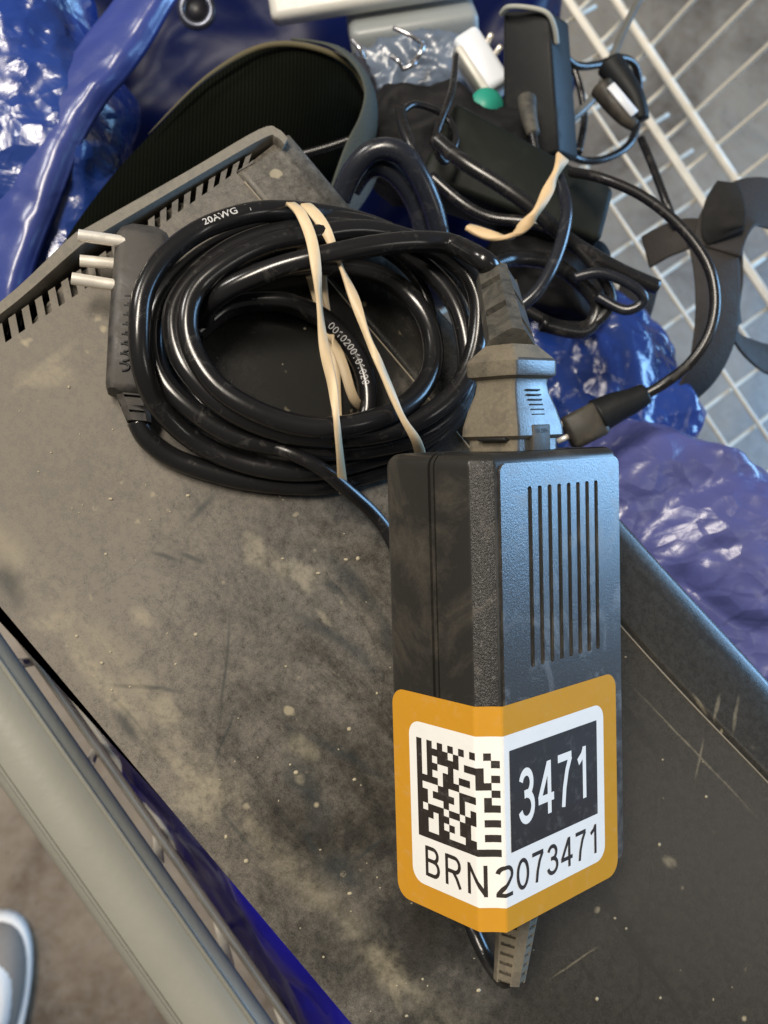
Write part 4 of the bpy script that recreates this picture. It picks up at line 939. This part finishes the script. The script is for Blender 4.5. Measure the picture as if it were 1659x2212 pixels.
# ================================================================ background cables
def bgcable(pts, r, label, mat=None, group='loose black cables behind the box'):
    return obj('loose_cable', tube([D(*p) for p in pts], r, 12, 7), mat or M_cable2, label=label, cat='cable', group=group)
M_sheen = dusty('blue_sheen_pvc', (0.012, 0.014, 0.020), (0.05, 0.05, 0.055), 0.15, 0.22, 160, 900, 0.02)
bgcable([(735, 430, .37), (765, 365, .365), (810, 325, .362), (865, 330, .362), (905, 380, .365), (935, 450, .37), (950, 510, .375)], .0040, 'thick cable arching beside the slate strap, outer of two arches', M_sheen)
bgcable([(760, 410, .375), (790, 370, .372), (830, 362, .37), (870, 395, .372), (900, 450, .376), (915, 520, .38)], .0036, 'thick cable arching beside the slate strap, inner of two arches', M_sheen)
bgcable([(865, 235, .40), (870, 270, .395), (890, 320, .39), (910, 370, .39), (935, 430, .39), (950, 500, .395)], .0022, 'cable dropping past the left end of the large flat adapter')
bgcable([(870, 240, .40), (900, 225, .405), (960, 250, .41), (985, 300, .405), (960, 350, .40), (940, 300, .398), (975, 200, .41), (985, 120, .43)], .0014, 'thin cable knotted above the large flat adapter')
bgcable([(940, 300, .395), (1000, 350, .39), (1080, 400, .388), (1150, 450, .388), (1230, 520, .39), (1330, 580, .392), (1420, 620, .395)], .0030, 'cable running along the lower side of the large flat adapter')
bgcable([(930, 380, .40), (1000, 440, .398), (1060, 470, .395), (1140, 480, .392), (1200, 500, .39), (1270, 560, .39), (1320, 640, .392), (1280, 700, .395), (1200, 700, .395), (1120, 660, .395)], .0022, 'cable looping under the paired rubber bands toward the blue bag')
bgcable([(1205, 380, .375), (1222, 440, .37), (1218, 500, .366), (1195, 570, .362), (1160, 630, .36), (1120, 665, .36)], .0023, 'cable with bluish sheen dropping just right of the tied rubber strip', M_sheen)
bgcable([(1040, 585, .37), (1100, 560, .385), (1180, 565, .39), (1240, 600, .392), (1290, 660, .395), (1260, 715, .395), (1170, 700, .39)], .0030, 'cable looping behind the ribbed relief of the connector')
bgcable([(1240, 600, .385), (1300, 590, .384), (1370, 620, .384), (1390, 650, .386), (1350, 670, .388), (1290, 640, .39)], .0020, 'short cable curl at the upper end of the black strap', M_sheen)
bgcable([(1150, 300, .47), (1230, 260, .50), (1290, 200, .52), (1320, 130, .54), (1350, 60, .56), (1390, -20, .58)], .0022, 'grey cable climbing to the top edge beside the wire wall', simple('grey_pvc', (0.12, 0.12, 0.11), 0.35))
bgcable([(1205, 100, .50), (1240, 140, .51), (1290, 140, .52), (1340, 125, .53), (1375, 150, .54), (1380, 240, .55), (1360, 310, .54), (1300, 345, .53), (1240, 340, .52), (1200, 290, .50)], .0021, 'large loop of cable hanging over the wire bottom of the cart')
bgcable([(1385, 300, .50), (1410, 360, .49), (1440, 440, .48), (1460, 490, .48)], .0020, 'short straight cable over the white wire rails')
bgcable([(1240, 150, .53), (1255, 200, .53), (1262, 260, .53), (1250, 330, .52)], .0019, 'thin cable hanging straight inside the large loop')
bgcable([(760, 300, .43), (700, 320, .43), (640, 335, .43), (620, 330, .432)], .0016, 'thin cable lying across the mouth of the shoulder bag')
obj('dark_filler', blob(D(1185, 590, 0.445), CD(.030, -.008, 0), CD(.004, .021, 0), CD(0, 0, .015), .004, 40, 5.7, 5), simple('black_filler', (0.006, 0.006, 0.007), 0.7, 0, 0.3, 90, 0.3, 400, 0.2), label='added black filler lump darkening the cable tangle behind the ribbed relief', cat='pouch')  # added lump, only darkens the background tangle
obj('dark_filler', blob(D(985, 330, 0.47), CD(.045, -.01, 0), CD(.004, .030, 0), CD(0, 0, .015), .005, 40, 2.7, 5), simple('charcoal_filler', (0.007, 0.007, 0.008), 0.7, 0, 0.3, 90, 0.3, 400, 0.2), label='added charcoal filler lump darkening the gap under the upper left end of the large flat adapter', cat='pouch')  # second added lump, darkens the gap by the flat adapter
# inline plug cluster hanging over the rails
x_, y_, z_ = camrot(math.radians(-50))
ip = empty('plug_cluster', 'dark inline plug with small pale tags hanging beside the wire wall', 'plug', Matrix.Translation(D(1330, 220, .49)))
obj('barrel', tube([D(1300, 190, .49), D(1325, 225, .487), D(1350, 255, .486), D(1372, 272, .486)], lambda t: .0058 - .003 * t, 16, 5), M_brk, ip)
obj('side_barrel', tube([D(1318, 140, .50), D(1345, 175, .497), D(1372, 215, .495), D(1385, 260, .495)], lambda t: .0070 - .003 * t, 16, 5), M_blk, ip)
obj('tag', box(D(1345, 215, .482), x_ * .018, y_ * .0045, z_ * .001, .0004, 1), M_wb, ip)

# tied rubber strip (pale twisted)
tr = [(1215, 340, .372), (1200, 375, .366), (1182, 415, .363), (1160, 455, .36), (1135, 485, .362), (1100, 512, .366), (1055, 508, .370), (1010, 490, .372)]
wr(tr, [(.5, .3, 1), (.9, .1, .2), (.2, .2, 1), (.9, .4, .3), (.2, .2, 1), (.3, .9, .3), (0, .3, 1), (.2, .8, .5)], [.0055, .0030, .0042, .0030, .0042, .003, .004, .0045], .0016, simple('tan_rubber', (0.58, 0.42, 0.24), 0.6, 0, 0.15, 200), 'rubber_band', label='tan rubber band twisted around the cables behind the connector', cat='rubber band')

# ================================================================ right-hand black strap
M_strap = simple('brown_black_webbing', (0.017, 0.014, 0.012), 0.75, 0, 0.2, 200, 0.4, 900)
st = empty('luggage_strap', 'wide brown-black webbing strap curling down over the wire bottom at the right', 'strap', Matrix.Translation(D(1560, 700, .50)))
wr([(1800, 500, .505), (1700, 452, .492), (1640, 440, .485), (1590, 452, .478), (1562, 490, .473), (1548, 540, .47)], [(0, .5, 1), (0, .4, 1), (-.1, .3, 1), (-.3, .2, 1), (-.2, .1, 1), (0, 0, 1)], [.032, .032, .030, .026, .024, .023], .0016, M_strap, 'upper_band', st)
wr([(1572, 395, .470), (1566, 440, .466), (1562, 490, .466), (1566, 512, .468)], [(-.2, 0, 1)] * 4, [.010, .018, .019, .017], .0016, simple('shadow_black_webbing', (0.006, 0.006, 0.006), 0.9, 0, 0.2, 200, 0.4, 900), 'loop_shade', st)  # black strip painted in for the shaded inside of the strap loop
wr([(1530, 500, .475), (1545, 560, .47), (1550, 640, .465), (1545, 720, .465), (1520, 800, .468), (1475, 860, .475), (1420, 885, .485), (1360, 870, .50)],
   [(.1, .5, 1), (.1, .1, 1), (.25, 0, 1), (.35, 0, 1), (.6, -.3, .9), (.6, -.7, .6), (.3, -1, .4), (.1, -1, .4)], .0225, .0016, M_strap, 'hanging_band', st)
wr([(1385, 600, .50), (1370, 660, .50), (1350, 720, .505), (1325, 780, .51)], [(.3, .2, 1), (.3, .2, 1), (.2, 0, 1), (.2, 0, 1)], .020, .0016, simple('black_webbing', (0.012, 0.011, 0.010), 0.8, 0, 0.2, 200, 0.4, 900), 'inner_band', st)
wr([(1590, 430, .482), (1596, 520, .478), (1598, 620, .476), (1590, 720, .478), (1640, 770, .50), (1760, 800, .52)], [(1, 0, .25), (1, 0, .15), (1, 0, .15), (.5, .5, .8), (0, .4, 1), (0, .3, 1)], [.010, .008, .008, .015, .018, .018], .0016, M_strap, 'edge_band', st)
wr([(1395, 545, .49), (1440, 520, .483), (1490, 505, .478), (1540, 510, .474)], [(.1, .4, 1)] * 4, .018, .0016, M_strap, 'cross_band', st)
